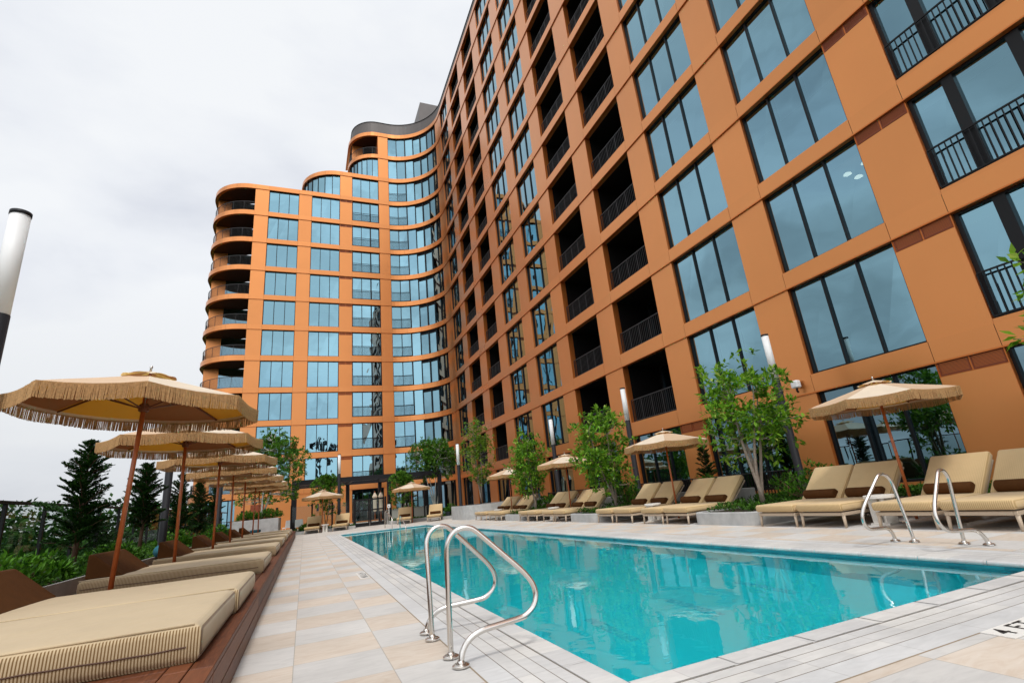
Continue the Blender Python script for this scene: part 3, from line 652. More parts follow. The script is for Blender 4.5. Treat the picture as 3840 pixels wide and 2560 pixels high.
# ------------------------------------------------------------------ umbrellas
def make_umbrella():
    u = empty('patio_umbrella', (0, 0, 0)); RR = 1.14; zr, za = 1.985, 2.315
    def ring(r, z, off=0): return [Vector((r*math.cos(R(22.5+45*i)), r*math.sin(R(22.5+45*i)), z)) for i in range(8)]
    def prof(t): return zr+(za-zr)*(1-t)**.92-.012*math.sin(math.pi*t)
    cm = MB()
    for i in range(8):
        a1, a2 = R(22.5+45*i), R(22.5+45*(i+1)); K = 8; J = 4
        def P(t, u_):
            p = Vector((math.cos(a1), math.sin(a1), 0)).lerp(Vector((math.cos(a2), math.sin(a2), 0)), u_)*RR*t
            sag = .018*math.sin(math.pi*u_)*t; return Vector((p.x, p.y, prof(t)-sag*1.0))
        for k in range(K):
            for j in range(J):
                t0, t1 = .10+.9*k/K, .10+.9*(k+1)/K; cm.quad(P(t0, j/J), P(t0, (j+1)/J), P(t1, (j+1)/J), P(t1, j/J), i % 2)
        # valance under the rim
        for j in range(J):
            p, q = P(1, j/J), P(1, (j+1)/J); cm.quad(p, q, q-Vector((0, 0, .035)), p-Vector((0, 0, .035)), i % 2)
    can = cm.build('canopy', ['cream', 'tan'], u, smooth=False)
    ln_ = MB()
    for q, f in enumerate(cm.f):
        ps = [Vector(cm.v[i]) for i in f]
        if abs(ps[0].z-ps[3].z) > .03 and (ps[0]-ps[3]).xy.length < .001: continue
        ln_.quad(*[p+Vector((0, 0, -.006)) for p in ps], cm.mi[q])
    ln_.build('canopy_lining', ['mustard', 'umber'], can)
    vt = MB()
    for i in range(8):
        a1, a2 = R(22.5+45*i), R(22.5+45*(i+1))
        for j in range(4):
            f = lambda u_, r, z: Vector((math.cos(a1+(a2-a1)*u_)*r, math.sin(a1+(a2-a1)*u_)*r, z))
            w0, w1 = .018*math.sin(math.pi*j/4), .018*math.sin(math.pi*(j+1)/4)
            vt.quad(f(j/4, .03, za+.03), f((j+1)/4, .03, za+.03), f((j+1)/4, .26, za-.045+w1), f(j/4, .26, za-.045+w0), i % 2)
    vt.build('vent', ['cream', 'tan'], can)
    fr = MB(); rnd = random.Random(3)
    for i in range(8):
        a1, a2 = R(22.5+45*i), R(22.5+45*(i+1)); p = Vector((math.cos(a1), math.sin(a1), 0))*RR; q = Vector((math.cos(a2), math.sin(a2), 0))*RR; nrm = (p+q).normalized(); tg = (q-p).normalized()
        n = 118
        for j in range(n):
            u_ = (j+rnd.uniform(-.25, .25))/n; c = p.lerp(q, u_); z = zr-.03*math.sin(math.pi*max(0, min(1, u_)))+.002; c = c+nrm*rnd.uniform(.004, .014)
            L_ = rnd.uniform(.144, .156); wd = rnd.uniform(.0036, .0050); dr = tg*rnd.uniform(-.006, .006)+nrm*rnd.uniform(-.004, .004); t_ = tg*wd; e = nrm*wd
            A = Vector((c.x, c.y, z)); mid = A+dr*.4+Vector((0, 0, -L_*.5)); Bt = A+dr+Vector((0, 0, -L_))
            for (x, y) in ((A, mid), (mid, Bt)):
                fr.quad(x-t_, x+e, y+e, y-t_); fr.quad(x+e, x+t_, y+t_, y+e)
    fr.build('fringe', 'fringe', can)
    bd = MB()
    for i in range(8):
        a1, a2 = R(22.5+45*i), R(22.5+45*(i+1)); p = Vector((math.cos(a1), math.sin(a1), 0))*(RR+.008); q = Vector((math.cos(a2), math.sin(a2), 0))*(RR+.008)
        for j in range(4):
            x, y = p.lerp(q, j/4), p.lerp(q, (j+1)/4); z1_, z2_ = zr-.03*math.sin(math.pi*j/4), zr-.03*math.sin(math.pi*(j+1)/4)
            bd.quad(x+Vector((0, 0, z1_+.006)), y+Vector((0, 0, z2_+.006)), y+Vector((0, 0, z2_-.045)), x+Vector((0, 0, z1_-.045)))
    bd.build('fringe_tape', 'fringe', can)
    p = MB(); p.tube([(0, 0, .0), (0, 0, 2.31)], .0235, 14); p.build('pole', 'pole', u, smooth=True)
    for i in range(8):
        a_ = R(22.5+45*i); r_ = MB(); r_.tube([(.05*math.cos(a_), .05*math.sin(a_), za-.045), (1.12*math.cos(a_), 1.12*math.sin(a_), zr-.018)], .011, 6); r_.build('rib', 'rib', u)
        r_ = MB(); r_.tube([(.04*math.cos(a_), .04*math.sin(a_), 1.93), (.60*math.cos(a_), .60*math.sin(a_), 2.10)], .008, 6); r_.build('strut', 'rib', u)
    h = MB(); h.lathe([(.04, 1.89), (.05, 1.9), (.05, 1.96), (.035, 1.98)], n=14); h.build('hub', 'rib', u)
    f = MB(); f.lathe([(.012, 2.30), (.012, 2.385), (.018, 2.40), (.012, 2.415), (.003, 2.42)], n=10); f.build('finial', 'steel', u, smooth=True)
    return u
um = make_umbrella(); um_first = True
def umbrella(x, y, z, scale, rz, label, group, tilt=0):
    global um_first
    if um_first: o = um; um_first = False; o['label'] = label
    else: o = copy_tree(um, None, None, None, label)
    o.location = (x, y, z); o.rotation_euler = (0, tilt, rz); o.scale = (scale,)*3; o['category'] = 'umbrella'; o['group'] = group
GL, GR_ = 'fringed umbrellas along the daybed platform', 'fringed umbrellas between the chaise lounges'
Lp = [(-1.83, 7.14), (-2.0, 10.52), (-1.92, 13.92), (-1.97, 17.38), (-1.97, 20.58), (-1.93, 24.0), (-1.97, 27.3)]
nm = ['nearest and largest fringed cream umbrella, tilted, at left above the nearest daybeds', 'second fringed umbrella from the camera in the left row', 'third fringed umbrella from the camera in the left row', 'fourth fringed umbrella from the camera in the left row', 'fifth fringed umbrella from the camera in the left row', 'sixth fringed umbrella from the camera in the left row, second from its far end', 'farthest fringed umbrella of the left row, near the grey planter']
for i, (x, y) in enumerate(Lp): umbrella(x+(-.10 if i == 0 else 0), y, .33, 1.085, R((-8, -11, -13, 4, 14, 9, 20)[i]), nm[i], GL, R(3) if i == 0 else R(.6*((i % 3)-1)))
Rp = [(9.38, 5.65, 'largest fringed umbrella at right, above the nearest lounge chairs and pool rails'), (9.38, 11.6, 'second fringed umbrella at right, between the tall multi-stem trees'), (9.33, 17.6, 'third fringed umbrella along the right side, beside the leafy tree'), (9.3, 23.6, 'farthest small fringed umbrella along the right side of the pool'), (1.0, 33.6, 'fringed umbrella beyond the pool between two chairs left of the glass gate'), (6.2, 32.6, 'fringed umbrella beyond the pool right of the glass gate under the pergola')]
for i, (x, y, lb) in enumerate(Rp): umbrella(x, y, 0, 1 if i < 4 else 1.03, R((-14, -16.5, 14, 30, 12, 20)[i]), lb, GR_)

# ------------------------------------------------------------------ chaise lounges
def slab_cushion(mb, p0, dirv, length, width, thick, y0, seg=6, puff=.012):
    # rounded slab along dirv in the xz plane from p0, extends in +y by width
    dx, dz = dirv; nx_, nz_ = -dz, dx; nseg = seg; prof = []
    r = thick*.30
    for (cx, cz, a0) in ((length-r, r, -90), (length-r, thick-r, 0), (r, thick-r, 90), (r, r, 180)):
        for k in range(4): t = R(a0+30*k); prof.append((cx+r*math.cos(t), cz+r*math.sin(t)))
    ys = [0, .012, .035, width-.035, width-.012, width]; ins = [.03, .010, 0, 0, .010, .03]
    base = len(mb.v); n = len(prof); cxm, czm = length/2, thick/2
    for yy, q in zip(ys, ins):
        for (u, v) in prof:
            uu = cxm+(u-cxm)*(1-2*q/length); vv = czm+(v-czm)*(1-2*q/thick)
            mb.v.append((p0[0]+uu*dx+vv*nx_, y0+yy, p0[1]+uu*dz+vv*nz_))
    for i in range(len(ys)-1):
        for j in range(n): q = base+i*n; mb.f.append((q+j, q+n+j, q+n+(j+1) % n, q+(j+1) % n)); mb.mi.append(0)
    mb.f.append(tuple(base+j for j in range(n))); mb.mi.append(0); mb.f.append(tuple(base+(len(ys)-1)*n+j for j in range(n))[::-1]); mb.mi.append(0)
CW = .84
def make_chaise():
    c = empty('chaise_lounge', (0, 0, 0)); h = CW/2   # local: foot end at x=0, head at +x
    s = MB(); slab_cushion(s, (-.04, .255), (1, 0), 1.42, CW, .125, -h); s.build('seat_cushion', 'cush', c, smooth=True)
    a_ = R(44); b = MB(); slab_cushion(b, (1.30, .285), (math.cos(a_), math.sin(a_)), .86, CW, .125, -h); b.build('back_cushion', 'cush', c, smooth=True)
    f = MB()
    for yy in (-h+.02, h-.065): f.box(.0, 1.95, yy, yy+.045, .185, .235)
    f.box(.0, .05, -h+.066, h-.066, .185, .235); f.box(1.9, 1.95, -h+.066, h-.066, .185, .235)
    f.tube([(1.30, -h+.05, .24), (1.93, -h+.05, .82)], .02, 8); f.tube([(1.30, h-.05, .24), (1.93, h-.05, .82)], .02, 8); f.tube([(1.93, -h+.05, .82), (1.93, h-.05, .82)], .018, 8)
    f.build('frame', 'taupe', c, bevel=.006, segs=1)
    wb = MB(); wb.box(.051, 1.35, -h+.066, h-.066, .215, .253); wb.build('webbing', 'webbing', c)
    for (x, yy) in ((.03, -h+.045), (.03, h-.045), (1.80, -h+.045), (1.80, h-.045)):
        l = MB(); sx = -.02 if x < 1 else .03; sy = -.01 if yy < 0 else .01; l.tube([(x, yy, .20), (x+sx, yy+sy, 0)], [.027, .02], 10); l.build('leg', 'taupe', c, smooth=True)
    p = MB(); p.tube([(1.27, -.33, .462), (1.27, -.315, .462), (1.27, .315, .462), (1.27, .33, .462)], [.065, .088, .088, .065], 20); o = p.build('bolster', 'brown', c, smooth=False); o.modifiers.new('b', 'BEVEL').width = .008
    for q in o.data.polygons: q.use_smooth = len(q.vertices) == 4
    return c
ch = make_chaise(); ch_first = True
def chaise(x, y, rz, label, group='tan lounge chairs around the pool'):
    global ch_first
    if ch_first: o = ch; ch_first = False; o['label'] = label
    else: o = copy_tree(ch, None, None, None, label)
    o.location = (x, y, 0); o.rotation_euler = (0, 0, rz); o['category'] = 'lounge chair'; o['group'] = group
grp = ['nearest group of four', 'group left of the tallest tree', 'third group of four', 'farthest group of four']
ordn = ['first', 'second', 'third', 'last']
for gi, yg in enumerate((5.65, 11.6, 17.6, 23.6)):
    for ci, off in enumerate((-1.56, -.67, .67, 1.56)):
        extra = {0: '%s tan lounge chair from the right in the %s' % (ordn[ci], grp[gi])}[0]
        chaise(8.03+random.uniform(-.05, .05), yg+off+random.uniform(-.02, .02), R(random.uniform(-1, 1)), extra)
for i, (x, y, a_, lb) in enumerate(((.42, 33.2, 84, 'far lounge chair left of the gate and left of the small white table'), (1.95, 33.0, 80, 'far lounge chair left of the gate, right of the small white table'), (5.55, 31.9, 77, 'far lounge chair right of the gate, left of the umbrella pole'), (7.15, 30.9, 72, 'far lounge chair right of the gate, right of the umbrella pole'))):
    chaise(x, y, R(a_), lb)
# side tables
def side_table(x, y, label):
    t = empty('side_table', (x, y, 0), 0, label, 'side table', 'round pale side tables between lounge chairs')
    m = MB(); m.lathe([(.20, .40), (.215, .405), (.215, .445), (.20, .45)], n=28); m.build('tabletop', 'table', t)
    m = MB()
    for k in range(4): a_ = R(45+90*k); m.hexa([(q*math.cos(a_)-e*math.sin(a_), q*math.sin(a_)+e*math.cos(a_), z) for z in (0, .40) for q, e in ((.05, -.02), (.17, -.02), (.17, .02), (.05, .02))])
    m.box(-.15, .15, -.15, .15, 0, .03)
    m.build('base', 'table', t)
    return t
for y, lb in ((5.65, 'round pale side table under the largest right umbrella'), (11.6, 'round pale side table under the second right umbrella'), (17.6, 'round pale side table under the third right umbrella'), (23.6, 'round pale side table under the farthest right-side umbrella')): side_table(8.6, y, lb)
side_table(1.15, 33.0, 'small white side table between the two far lounge chairs left of the gate')

# ------------------------------------------------------------------ daybeds
def matt_mesh(W, L_=2.2, T=.19, seed=0):
    mb = MB(); rnd = random.Random(seed); NX, NY = 36, 22; r = .05
    def P(u, v, top):
        x, y = -L_+L_*u, W*v
        e = min(u*L_, (1-u)*L_, v*W, (1-v)*W)
        ins = max(0, 1-e/.03); z = T-.012*ins**2 if top else .022*ins**2
        if top: z += .006*noise.noise(Vector((x*1.7+seed*7, y*2.3, 0)))+.010*(1-math.exp(-e/.25))
        return (x, y, z)
    # top, bottom grids and rounded side wall
    def grid(top):
        b = len(mb.v)
        for i in range(NX+1):
            for j in range(NY+1):
                u = .5-.5*math.cos(math.pi*i/NX); v = .5-.5*math.cos(math.pi*j/NY); mb.v.append(P(u, v, top))
        return b
    bt = grid(True)
    for i in range(NX):
        for j in range(NY): q = bt+i*(NY+1)+j; mb.f.append((q, q+NY+1, q+NY+2, q+1)); mb.mi.append(0)
    ringi = [bt+i*(NY+1) for i in range(NX+1)] + [bt+NX*(NY+1)+j for j in range(1, NY+1)] + [bt+i*(NY+1)+NY for i in range(NX-1, -1, -1)] + [bt+j for j in range(NY-1, 0, -1)]
    n = len(ringi); prev = ringi; cx, cy = -L_/2, W/2
    for (o, z) in ((.016, T-.018), (.024, T-.040), (.027, T*.5), (.022, .04), (.010, .012), (-.01, 0)):
        b = len(mb.v)
        for q in ringi:
            x, y, _ = mb.v[q]; sx = (1 if x > -.01 else (-1 if x < -L_+.01 else 0)); sy = (-1 if y < .01 else (1 if y > W-.01 else 0)); l = math.hypot(sx, sy) or 1
            mb.v.append((x+sx*o/l, y+sy*o/l, z+.003*noise.noise(Vector((x*3, y*3, z*5)))))
        cur = [b+i for i in range(n)]
        for i in range(n): mb.f.append((prev[i], cur[i], cur[(i+1) % n], prev[(i+1) % n])); mb.mi.append(0)
        prev = cur
    mb.f.append(tuple(prev)); mb.mi.append(0)
    return mb
GD = 'tan daybeds in a row on the wooden platform'
beds = [(3.56, 1.485, 'nearest tan striped daybed with side zipper filling the lower left corner'), (5.075, 1.47, 'second daybed, touching the nearest daybed, in front of the first umbrella pole'), (8.42, 1.76, 'third daybed, just behind the first umbrella pole, with a brown wedge'), (11.9, 1.85, 'fourth daybed on the platform, behind the second umbrella pole'), (15.2, 1.9, 'fifth daybed on the platform, behind the third umbrella pole'), (18.5, 1.9, 'sixth daybed on the platform, behind the fourth umbrella pole'), (21.9, 1.9, 'seventh daybed on the platform, behind the fifth umbrella pole'), (25.2, 1.9, 'farthest daybed of the row, at the far end of the platform')]
mcache = {}
for i, (y0, W, lb) in enumerate(beds):
    o = empty('daybed', (-.53+(.03 if i == 1 else 0), y0, .302), 0, lb, 'daybed', GD)
    if (W, i < 2 and i) not in mcache: mcache[(W, i < 2 and i)] = matt_mesh(W, 2.06, .19, i)
    me = mcache[(W, i < 2 and i)].build('mattress', 'matt', o, smooth=True)
    z = MB(); z.tube([(-2.05+.0572*q, -.0275-.001*math.sin(q*.9), .085+.004*math.sin(q*.35)+.0012*math.sin(q*1.7)) for q in range(36)], .0042, 6); z.build('zipper', 'zip', me)
    p = MB(); p.tube([(-2.08, .004, .186), (-.02, .004, .186)], .005, 6); 
    pp_ = p.build('piping', 'matt', me, smooth=True)
    if i == 1: continue
# wedge pillows
def wedge(y0, W, label):
    m = MB(); x1, x0, z = -2.17, -2.58, .492
    m.hexa([(x0, y0, z), (x1, y0, z), (x1, y0+W, z), (x0, y0+W, z), (x0+.005, y0+.01, z+.30), (x0+.06, y0+.01, z+.30), (x0+.06, y0+W-.01, z+.30), (x0+.005, y0+W-.01, z+.30)])
    o = m.build('wedge_pillow', 'brown', bevel=.022, segs=3); tag(o, label, 'pillow', 'brown wedge pillows at the heads of the daybeds')
    for q in o.data.polygons: q.use_smooth = True
    bpy_m = o.modifiers.new('wn', 'WEIGHTED_NORMAL')
wl = ['dark brown wedge pillow at the left edge, on the nearest daybed', 'dark brown wedge pillow behind the first umbrella pole', 'dark brown wedge pillow at the second umbrella pole beside a blue cushion', 'dark brown wedge pillow at the third umbrella pole', 'small brown wedge pillow between the third and fourth umbrella poles', 'small brown wedge pillow by the fourth umbrella pole', 'farthest brown wedge pillow in front of the grey planter']
for (y0, W), lb in zip(((5.15, 1.4), (8.5, 1.32), (12.05, 1.35), (15.35, 1.3), (18.7, 1.3), (22.05, 1.3), (25.4, 1.3)), wl): wedge(y0, W, lb)
bl = MB(); bl.tube([(-2.76, 13.1, .60), (-2.76, 13.5, .60)], .125, 16); tag(bl.build('blue_cushion', 'teal', smooth=True), 'rounded slate blue cushion behind the third brown wedge pillow', 'cushion')
bl = MB(); bl.box(-2.35, -1.9, 27.5, 28.0, .49, .62); tag(bl.build('folded_towel', 'teal', bevel=.04), 'teal folded towel near the far end of the platform', 'towel')

# ------------------------------------------------------------------ stainless grab rails
RP = [(0.937, 0.004), (0.934, 0.25), (0.933, 0.50), (0.932, 0.66), (0.94, 0.72), (0.962, 0.765), (0.997, 0.797), (1.04, 0.812), (1.085, .812), (1.13, .795), (1.205, 0.727), (1.311, 0.625), (1.425, 0.515), (1.480, 0.455), (1.520, 0.395), (1.535, 0.335), (1.528, .285), (1.500, 0.243), (1.455, 0.213), (1.398, 0.196), (1.243, 0.186), (1.144, 0.180), (1.085, 0.172), (1.03, .153), (0.985, 0.12), (0.955, 0.075), (.943, .03), (0.94, 0.004)]
def grab(xb, sgn, yv, yc, label):
    pts = []; L = [0]
    for a_, b in zip(RP, RP[1:]): L.append(L[-1]+math.hypot(a_[0]-b[0], a_[1]-b[1]))
    for (x, z), l in zip(RP, L): pts.append(Vector((xb+sgn*(x-.936), yv+(yc-yv)*(l/L[-1])**1.15, z)))
    # smooth
    from mathutils import geometry
    out = [pts[0]]
    for i in range(len(pts)-1):
        p0, p1, p2, p3 = pts[max(i-1, 0)], pts[i], pts[i+1], pts[min(i+2, len(pts)-1)]
        for k in (1, 2, 3):
            t = k/3; out.append(.5*((2*p1)+(-p0+p2)*t+(2*p0-5*p1+4*p2-p3)*t*t+(-p0+3*p1-3*p2+p3)*t**3))
    o = empty('grab_rail', (0, 0, 0), 0, label, 'handrail', 'curved stainless pool grab rails')
    m = MB(); m.tube(out, .0195, 16); m.build('tube', 'steel', o, smooth=True)
    for p in (pts[0], pts[-1]):
        f = MB(); f.lathe([(.052, .003), (.056, .006), (.055, .016), (.045, .022), (.026, .023), (.024, .036), (.021, .04)], (p.x, p.y), 24); q = f.build('flange', 'steel', o, smooth=True)
        q.modifiers.new('e', 'EDGE_SPLIT').split_angle = R(45)
grab(.936, 1, 3.733, 3.502, 'nearest curved stainless grab rail at the left pool edge')
grab(.936, 1, 4.286, 4.512, 'curved stainless grab rail just behind the nearest one at the left pool edge')
grab(6.86, -1, 3.72, 3.49, 'curved stainless grab rail, rightmost, in front of the nearest lounge chairs')
grab(6.86, -1, 4.24, 4.46, 'curved stainless grab rail left of the rightmost one, across the pool')
def hoop(pts, label):
    o = empty('pool_handrail', (0, 0, 0), 0, label, 'handrail', 'slim stainless stair handrails at the far end of the pool'); m = MB(); m.tube(pts, .019, 12); m.build('tube', 'steel', o, smooth=True)
hoop([(4.02, 28.9, 0), (4.02, 28.8, .78), (4.02, 28.6, .88), (4.02, 28.4, .86), (4.02, 26.6, .55), (4.02, 26.45, .48), (4.02, 26.4, -.8)], 'slim stainless handrail standing on the deck at the far pool edge')
hoop([(3.98, 23.9, -.8), (3.98, 23.9, .50), (3.98, 23.82, .62), (3.98, 23.7, .62), (3.98, 22.55, .22), (3.98, 22.45, .12), (3.98, 22.45, -.8)], 'slim stainless stair handrail rising from the pool water')

# ------------------------------------------------------------------ lamp posts
def lamp(x, y, h, label, r=.095):
    o = empty('lamp_post', (x, y, 0), 0, label, 'lamp', 'cylindrical lamp posts around the terrace')
    m = MB(); m.lathe([(r+.05, 0), (r+.05, .03), (r, .032), (r, h-1.24)], n=28); m.build('post', 'darkgrey', o, smooth=False)
    m = MB(); m.lathe([(r-.004, h-1.24), (r-.004, h-.045)], n=32); m.build('lamp_shade', 'lampglass', o, smooth=True)
    m = MB(); m.lathe([(r+.002, h-.045), (r+.002, h)], n=32); m.build('cap', 'darkgrey', o)
    for q in o.children:
        q.data.polygons.foreach_set('use_smooth', [len(p.vertices) == 4 for p in q.data.polygons])
lamp(-3.06, 6.54, 4.58, 'large lamp post cut by the left edge against the sky')
lamp(-3.55, 16.95, 4.5, 'dark lamp post behind the second and third left umbrellas')
lamp(-3.6, 27.0, 4.5, 'dark lamp post behind the fourth left umbrella among the conifers')
lamp(11.60, 9.39, 4.55, 'nearest lamp post on the right, behind the big multi-stem tree')
lamp(11.10, 15.62, 4.5, 'lamp post in front of the dark balconies beside the second right umbrella')
lamp(10.82, 21.4, 4.35, 'lamp post behind the third right umbrella')
lamp(8.2, 28.6, 4.22, 'lamp post at the far right corner of the pool terrace')
lamp(2.02, 34.85, 4.64, 'lamp post beyond the pool beside the umbrella left of the gate')

# ------------------------------------------------------------------ vegetation
def leaf(mb, p, d, up, L, W, fold=.25, mi=0):
    d = d.normalized(); s = d.cross(up)
    if s.length < 1e-3: s = Vector((1, 0, 0))
    s.normalize(); n = s.cross(d); a = p; b = p+d*L; m1 = p+d*L*.5
    l, r = m1+s*W+n*fold*W, m1-s*W+n*fold*W
    i = len(mb.v); mb.v += [tuple(a), tuple(l), tuple(b), tuple(r)]; mb.f += [(i, i+1, i+2), (i, i+2, i+3)]; mb.mi += [mi, mi]
def rv(rnd): 
    while 1:
        v = Vector((rnd.uniform(-1, 1), rnd.uniform(-1, 1), rnd.uniform(-1, 1)))
        if .01 < v.length < 1: return v.normalized()
def tree(x, y, z, h, crown, label, group=None, stems=3, nclus=300, per=9, L=.13, W=.022, leafm='leaf_mag', bark='bark', seed=1, name='tree', lump=.45, trunk_r=.035, spread=.35, low=.3, cat='tree', up=.5, cone=0):
    rnd = random.Random(seed); o = empty(name, (x, y, z), 0, label, cat, group)
    cx, cy, cz, rx, ry, rz_ = crown
    st = MB(); sk = []
    for i in range(stems):
        a = 2*math.pi*i/stems+rnd.uniform(-.4, .4); ex, ey = cx+rx*spread*math.cos(a), cy+ry*spread*math.sin(a); tz = cz+rz_*rnd.uniform(.2, .75); pts = []
        for k in range(9):
            t = k/8; pts.append(Vector((ex*t**1.3+.04*math.cos(a)+.05*math.sin(5*t+i), ey*t**1.3+.04*math.sin(a)+.05*math.cos(4*t+i*2), tz*t)))
        st.tube(pts, [trunk_r*(1-.8*k/8) for k in range(9)], 8); sk += pts[2:]
    lf = MB(); c = Vector((cx, cy, cz)); n = 0; tries = 0
    while n < nclus and tries < nclus*20:
        tries += 1; v = rv(rnd)*rnd.random()**.38; nv = noise.noise(Vector((v.x*2.1, v.y*2.1, v.z*2.1))+Vector((seed*3.7, 0, 0)))
        if nv < -.12+.30*lump-.2 and rnd.random() < lump*1.9: continue
        k = (1+.42*noise.noise(v.normalized()*2.3+Vector((0, seed*2.3, 0))))*(1-cone*.5*(v.z+.3))
        p = Vector((cx+v.x*rx*k, cy+v.y*ry*k, cz+v.z*rz_*k))
        if p.z < low: continue
        n += 1; out = (p-c); out = out.normalized() if out.length > .01 else Vector((0, 0, 1)); dirv = (out+Vector((0, 0, up))+.5*rv(rnd)).normalized()
        if n % 3 == 0 or nclus < 200:
            q = min(sk, key=lambda s_: (s_-p).length+.6*max(0, s_.z-p.z)); mid = q.lerp(p, .5)+Vector((0, 0, -.06))
            st.tube([q, mid, p], [trunk_r*.28, trunk_r*.18, trunk_r*.07], 4, cap=False)
        for j in range(per):
            dd = (dirv*.55+rv(rnd)*.85).normalized(); leaf(lf, p+dd*.02+rv(rnd)*L*.35, dd, (Vector((0, 0, 1))+.5*rv(rnd)), L*rnd.uniform(.7, 1.2), W*rnd.uniform(.8, 1.25))
    st.build('trunk', bark, o, smooth=True); lf.build('crown', leafm, o)
    return o
GT = 'leafy multi-stem trees in the planters on the right'
tree(9.55, 8.85, .3, 3.6, (.35, .1, 2.15, 1.25, .85, 1.45), 'largest multi-stem tree with open crown, in the planter left of the nearest chairs', GT, 4, 285, 10, .175, .038, seed=11, trunk_r=.045, low=.75, lump=.55)
tree(9.40, 14.6, .3, 3.3, (-.25, 0, 1.95, 1.15, .8, 1.35), 'bushy multi-stem tree between the second and third right umbrellas', GT, 4, 340, 10, .165, .038, seed=23, trunk_r=.035, low=.5, lump=.35)
tree(9.20, 20.6, .3, 3.3, (-.1, 0, 1.95, 1.0, .8, 1.35), 'bushy multi-stem tree between the third and farthest right umbrellas', GT, 3, 330, 10, .165, .038, seed=5, trunk_r=.035, low=.4, lump=.3)
tree(9.42, 2.35, .3, 3.4, (-.15, .1, 2.5, .95, .9, .95), 'large glossy leaves of a tree entering at the right edge', GT, 3, 150, 9, .19, .042, seed=31, trunk_r=.04, low=1.2, lump=.2)
tree(9.3, 28.3, .8, 4.6, (0, 0, 2.75, .95, .9, 2.0), 'slender yellow green tree in the round concrete planter', None, 3, 460, 11, .12, .032, 'leaf_lime', 'bark', 8, trunk_r=.045, spread=.25, low=1.0, lump=.5)
tree(8.8, 37.5, .2, 5.9, (0, 0, 4.1, 1.95, 1.5, 1.65), 'dense green tree with white birch trunks above the pergola', None, 4, 1050, 12, .15, .045, 'leaf_mid', 'birch', 17, trunk_r=.05, spread=.6, low=2.2, lump=.5, cone=.2)
tree(6.05, 35.3, .2, 3.7, (0, 0, 2.35, 1.0, .9, 1.65), 'small green tree in front of the pergola, left of the far right umbrella', None, 2, 420, 11, .13, .040, 'leaf_mid', 'bark', 19, trunk_r=.03, low=.7, lump=.55, cone=1)
tree(1.25, 35.6, .2, 3.9, (0, 0, 2.45, 1.2, 1.0, 1.75), 'small green tree behind the umbrella left of the gate', None, 2, 430, 11, .13, .040, 'leaf_mid', 'bark', 29, trunk_r=.03, low=.7, lump=.55, cone=1)
tree(-2.3, 33.2, .95, 5.6, (.6, .2, 3.3, 1.95, 1.6, 2.5), 'tall airy green tree growing from the grey planter behind the umbrellas', None, 3, 1000, 12, .14, .042, 'leaf_mid', 'birch', 37, trunk_r=.06, spread=.3, low=1.0, lump=.65, cone=.5)
def conifer(x, y, z, h, r, label, seed, n=60, bare=.12):
    rnd = random.Random(seed); o = empty('conifer_tree', (x, y, z), 0, label, 'conifer', 'dark conifers in the planting beds')
    t = MB(); t.tube([(0, 0, 0), (.02, .02, h*.5), (0, 0, h*.96)], [.05, .03, .008], 8)
    lf = MB(); Z = Vector((0, 0, 1))
    for i in range(n):
        f = (i+.5)/n; zz = h*(bare+(.97-bare)*f**.9); a = i*2.399+rnd.uniform(-.5, .5); rr = r*((1-f)**.62)*rnd.uniform(.30, 1.35)+.09
        d = Vector((math.cos(a), math.sin(a), rnd.uniform(.15, .65)+.5*f)).normalized(); side0 = d.cross(Z).normalized(); pl = (side0*math.cos(rnd.uniform(-.6, .6))+d.cross(side0)*rnd.uniform(-.5, .5)).normalized()
        ax = lambda u: Vector((0, 0, zz))+d*rr*u+Z*(.10*rr*math.sin(u*2.4)-.10*rr*u*u)
        t.tube([ax(0), ax(.5), ax(1)], [.011, .008, .003], 4, cap=False)
        m = max(5, int(rr/.036))
        for k in range(m):
            u = .12+.9*k/m
            for sg_ in (-1, 1):
                L_ = (.42*rr*(1.05-u)+.035)*rnd.uniform(.6, 1.2); q0 = ax(u); tw = (d*.85+pl*sg_*rnd.uniform(.7, 1.2)+Z*rnd.uniform(-.1, .3)).normalized()
                c = max(3, int(L_/.022))
                for e in range(c):
                    p = q0+tw*L_*e/c
                    for w_ in (-1, 0, 1): leaf(lf, p, (tw+pl*w_*.8+rv(rnd)*.35), Z+rv(rnd)*.6, rnd.uniform(.035, .06), rnd.uniform(.009, .014))
    for k in range(10): leaf(lf, Vector((0, 0, h*.9+.012*k)), Z+rv(rnd)*.5, rv(rnd), .08, .012)
    t.build('trunk', 'barkd', o, smooth=True); lf.build('crown', 'leaf_dark', o)
conifer(-3.75, 11.7, .42, 2.32, .62, 'tallest dark conifer at left behind the first umbrella pole', 2, 74, .16)
conifer(-3.8, 15.9, .42, 2.3, .55, 'dark conifer with a bare lower trunk beside the dark lamp post', 3, 85, .28)
conifer(-3.8, 20.0, .42, 2.35, .50, 'dark conifer under the third left umbrella', 4, 80, .1)
conifer(-3.8, 23.4, .42, 2.45, .52, 'dark conifer under the fourth left umbrella', 5, 80, .1)
conifer(-3.9, 27.9, .42, 2.5, .52, 'farthest dark conifer beside the grey planter', 6, 80, .1)
o = None
conifer(11.5, 12.5, .35, 1.65, .30, 'small narrow conifer behind the second right umbrella', 7, 50)
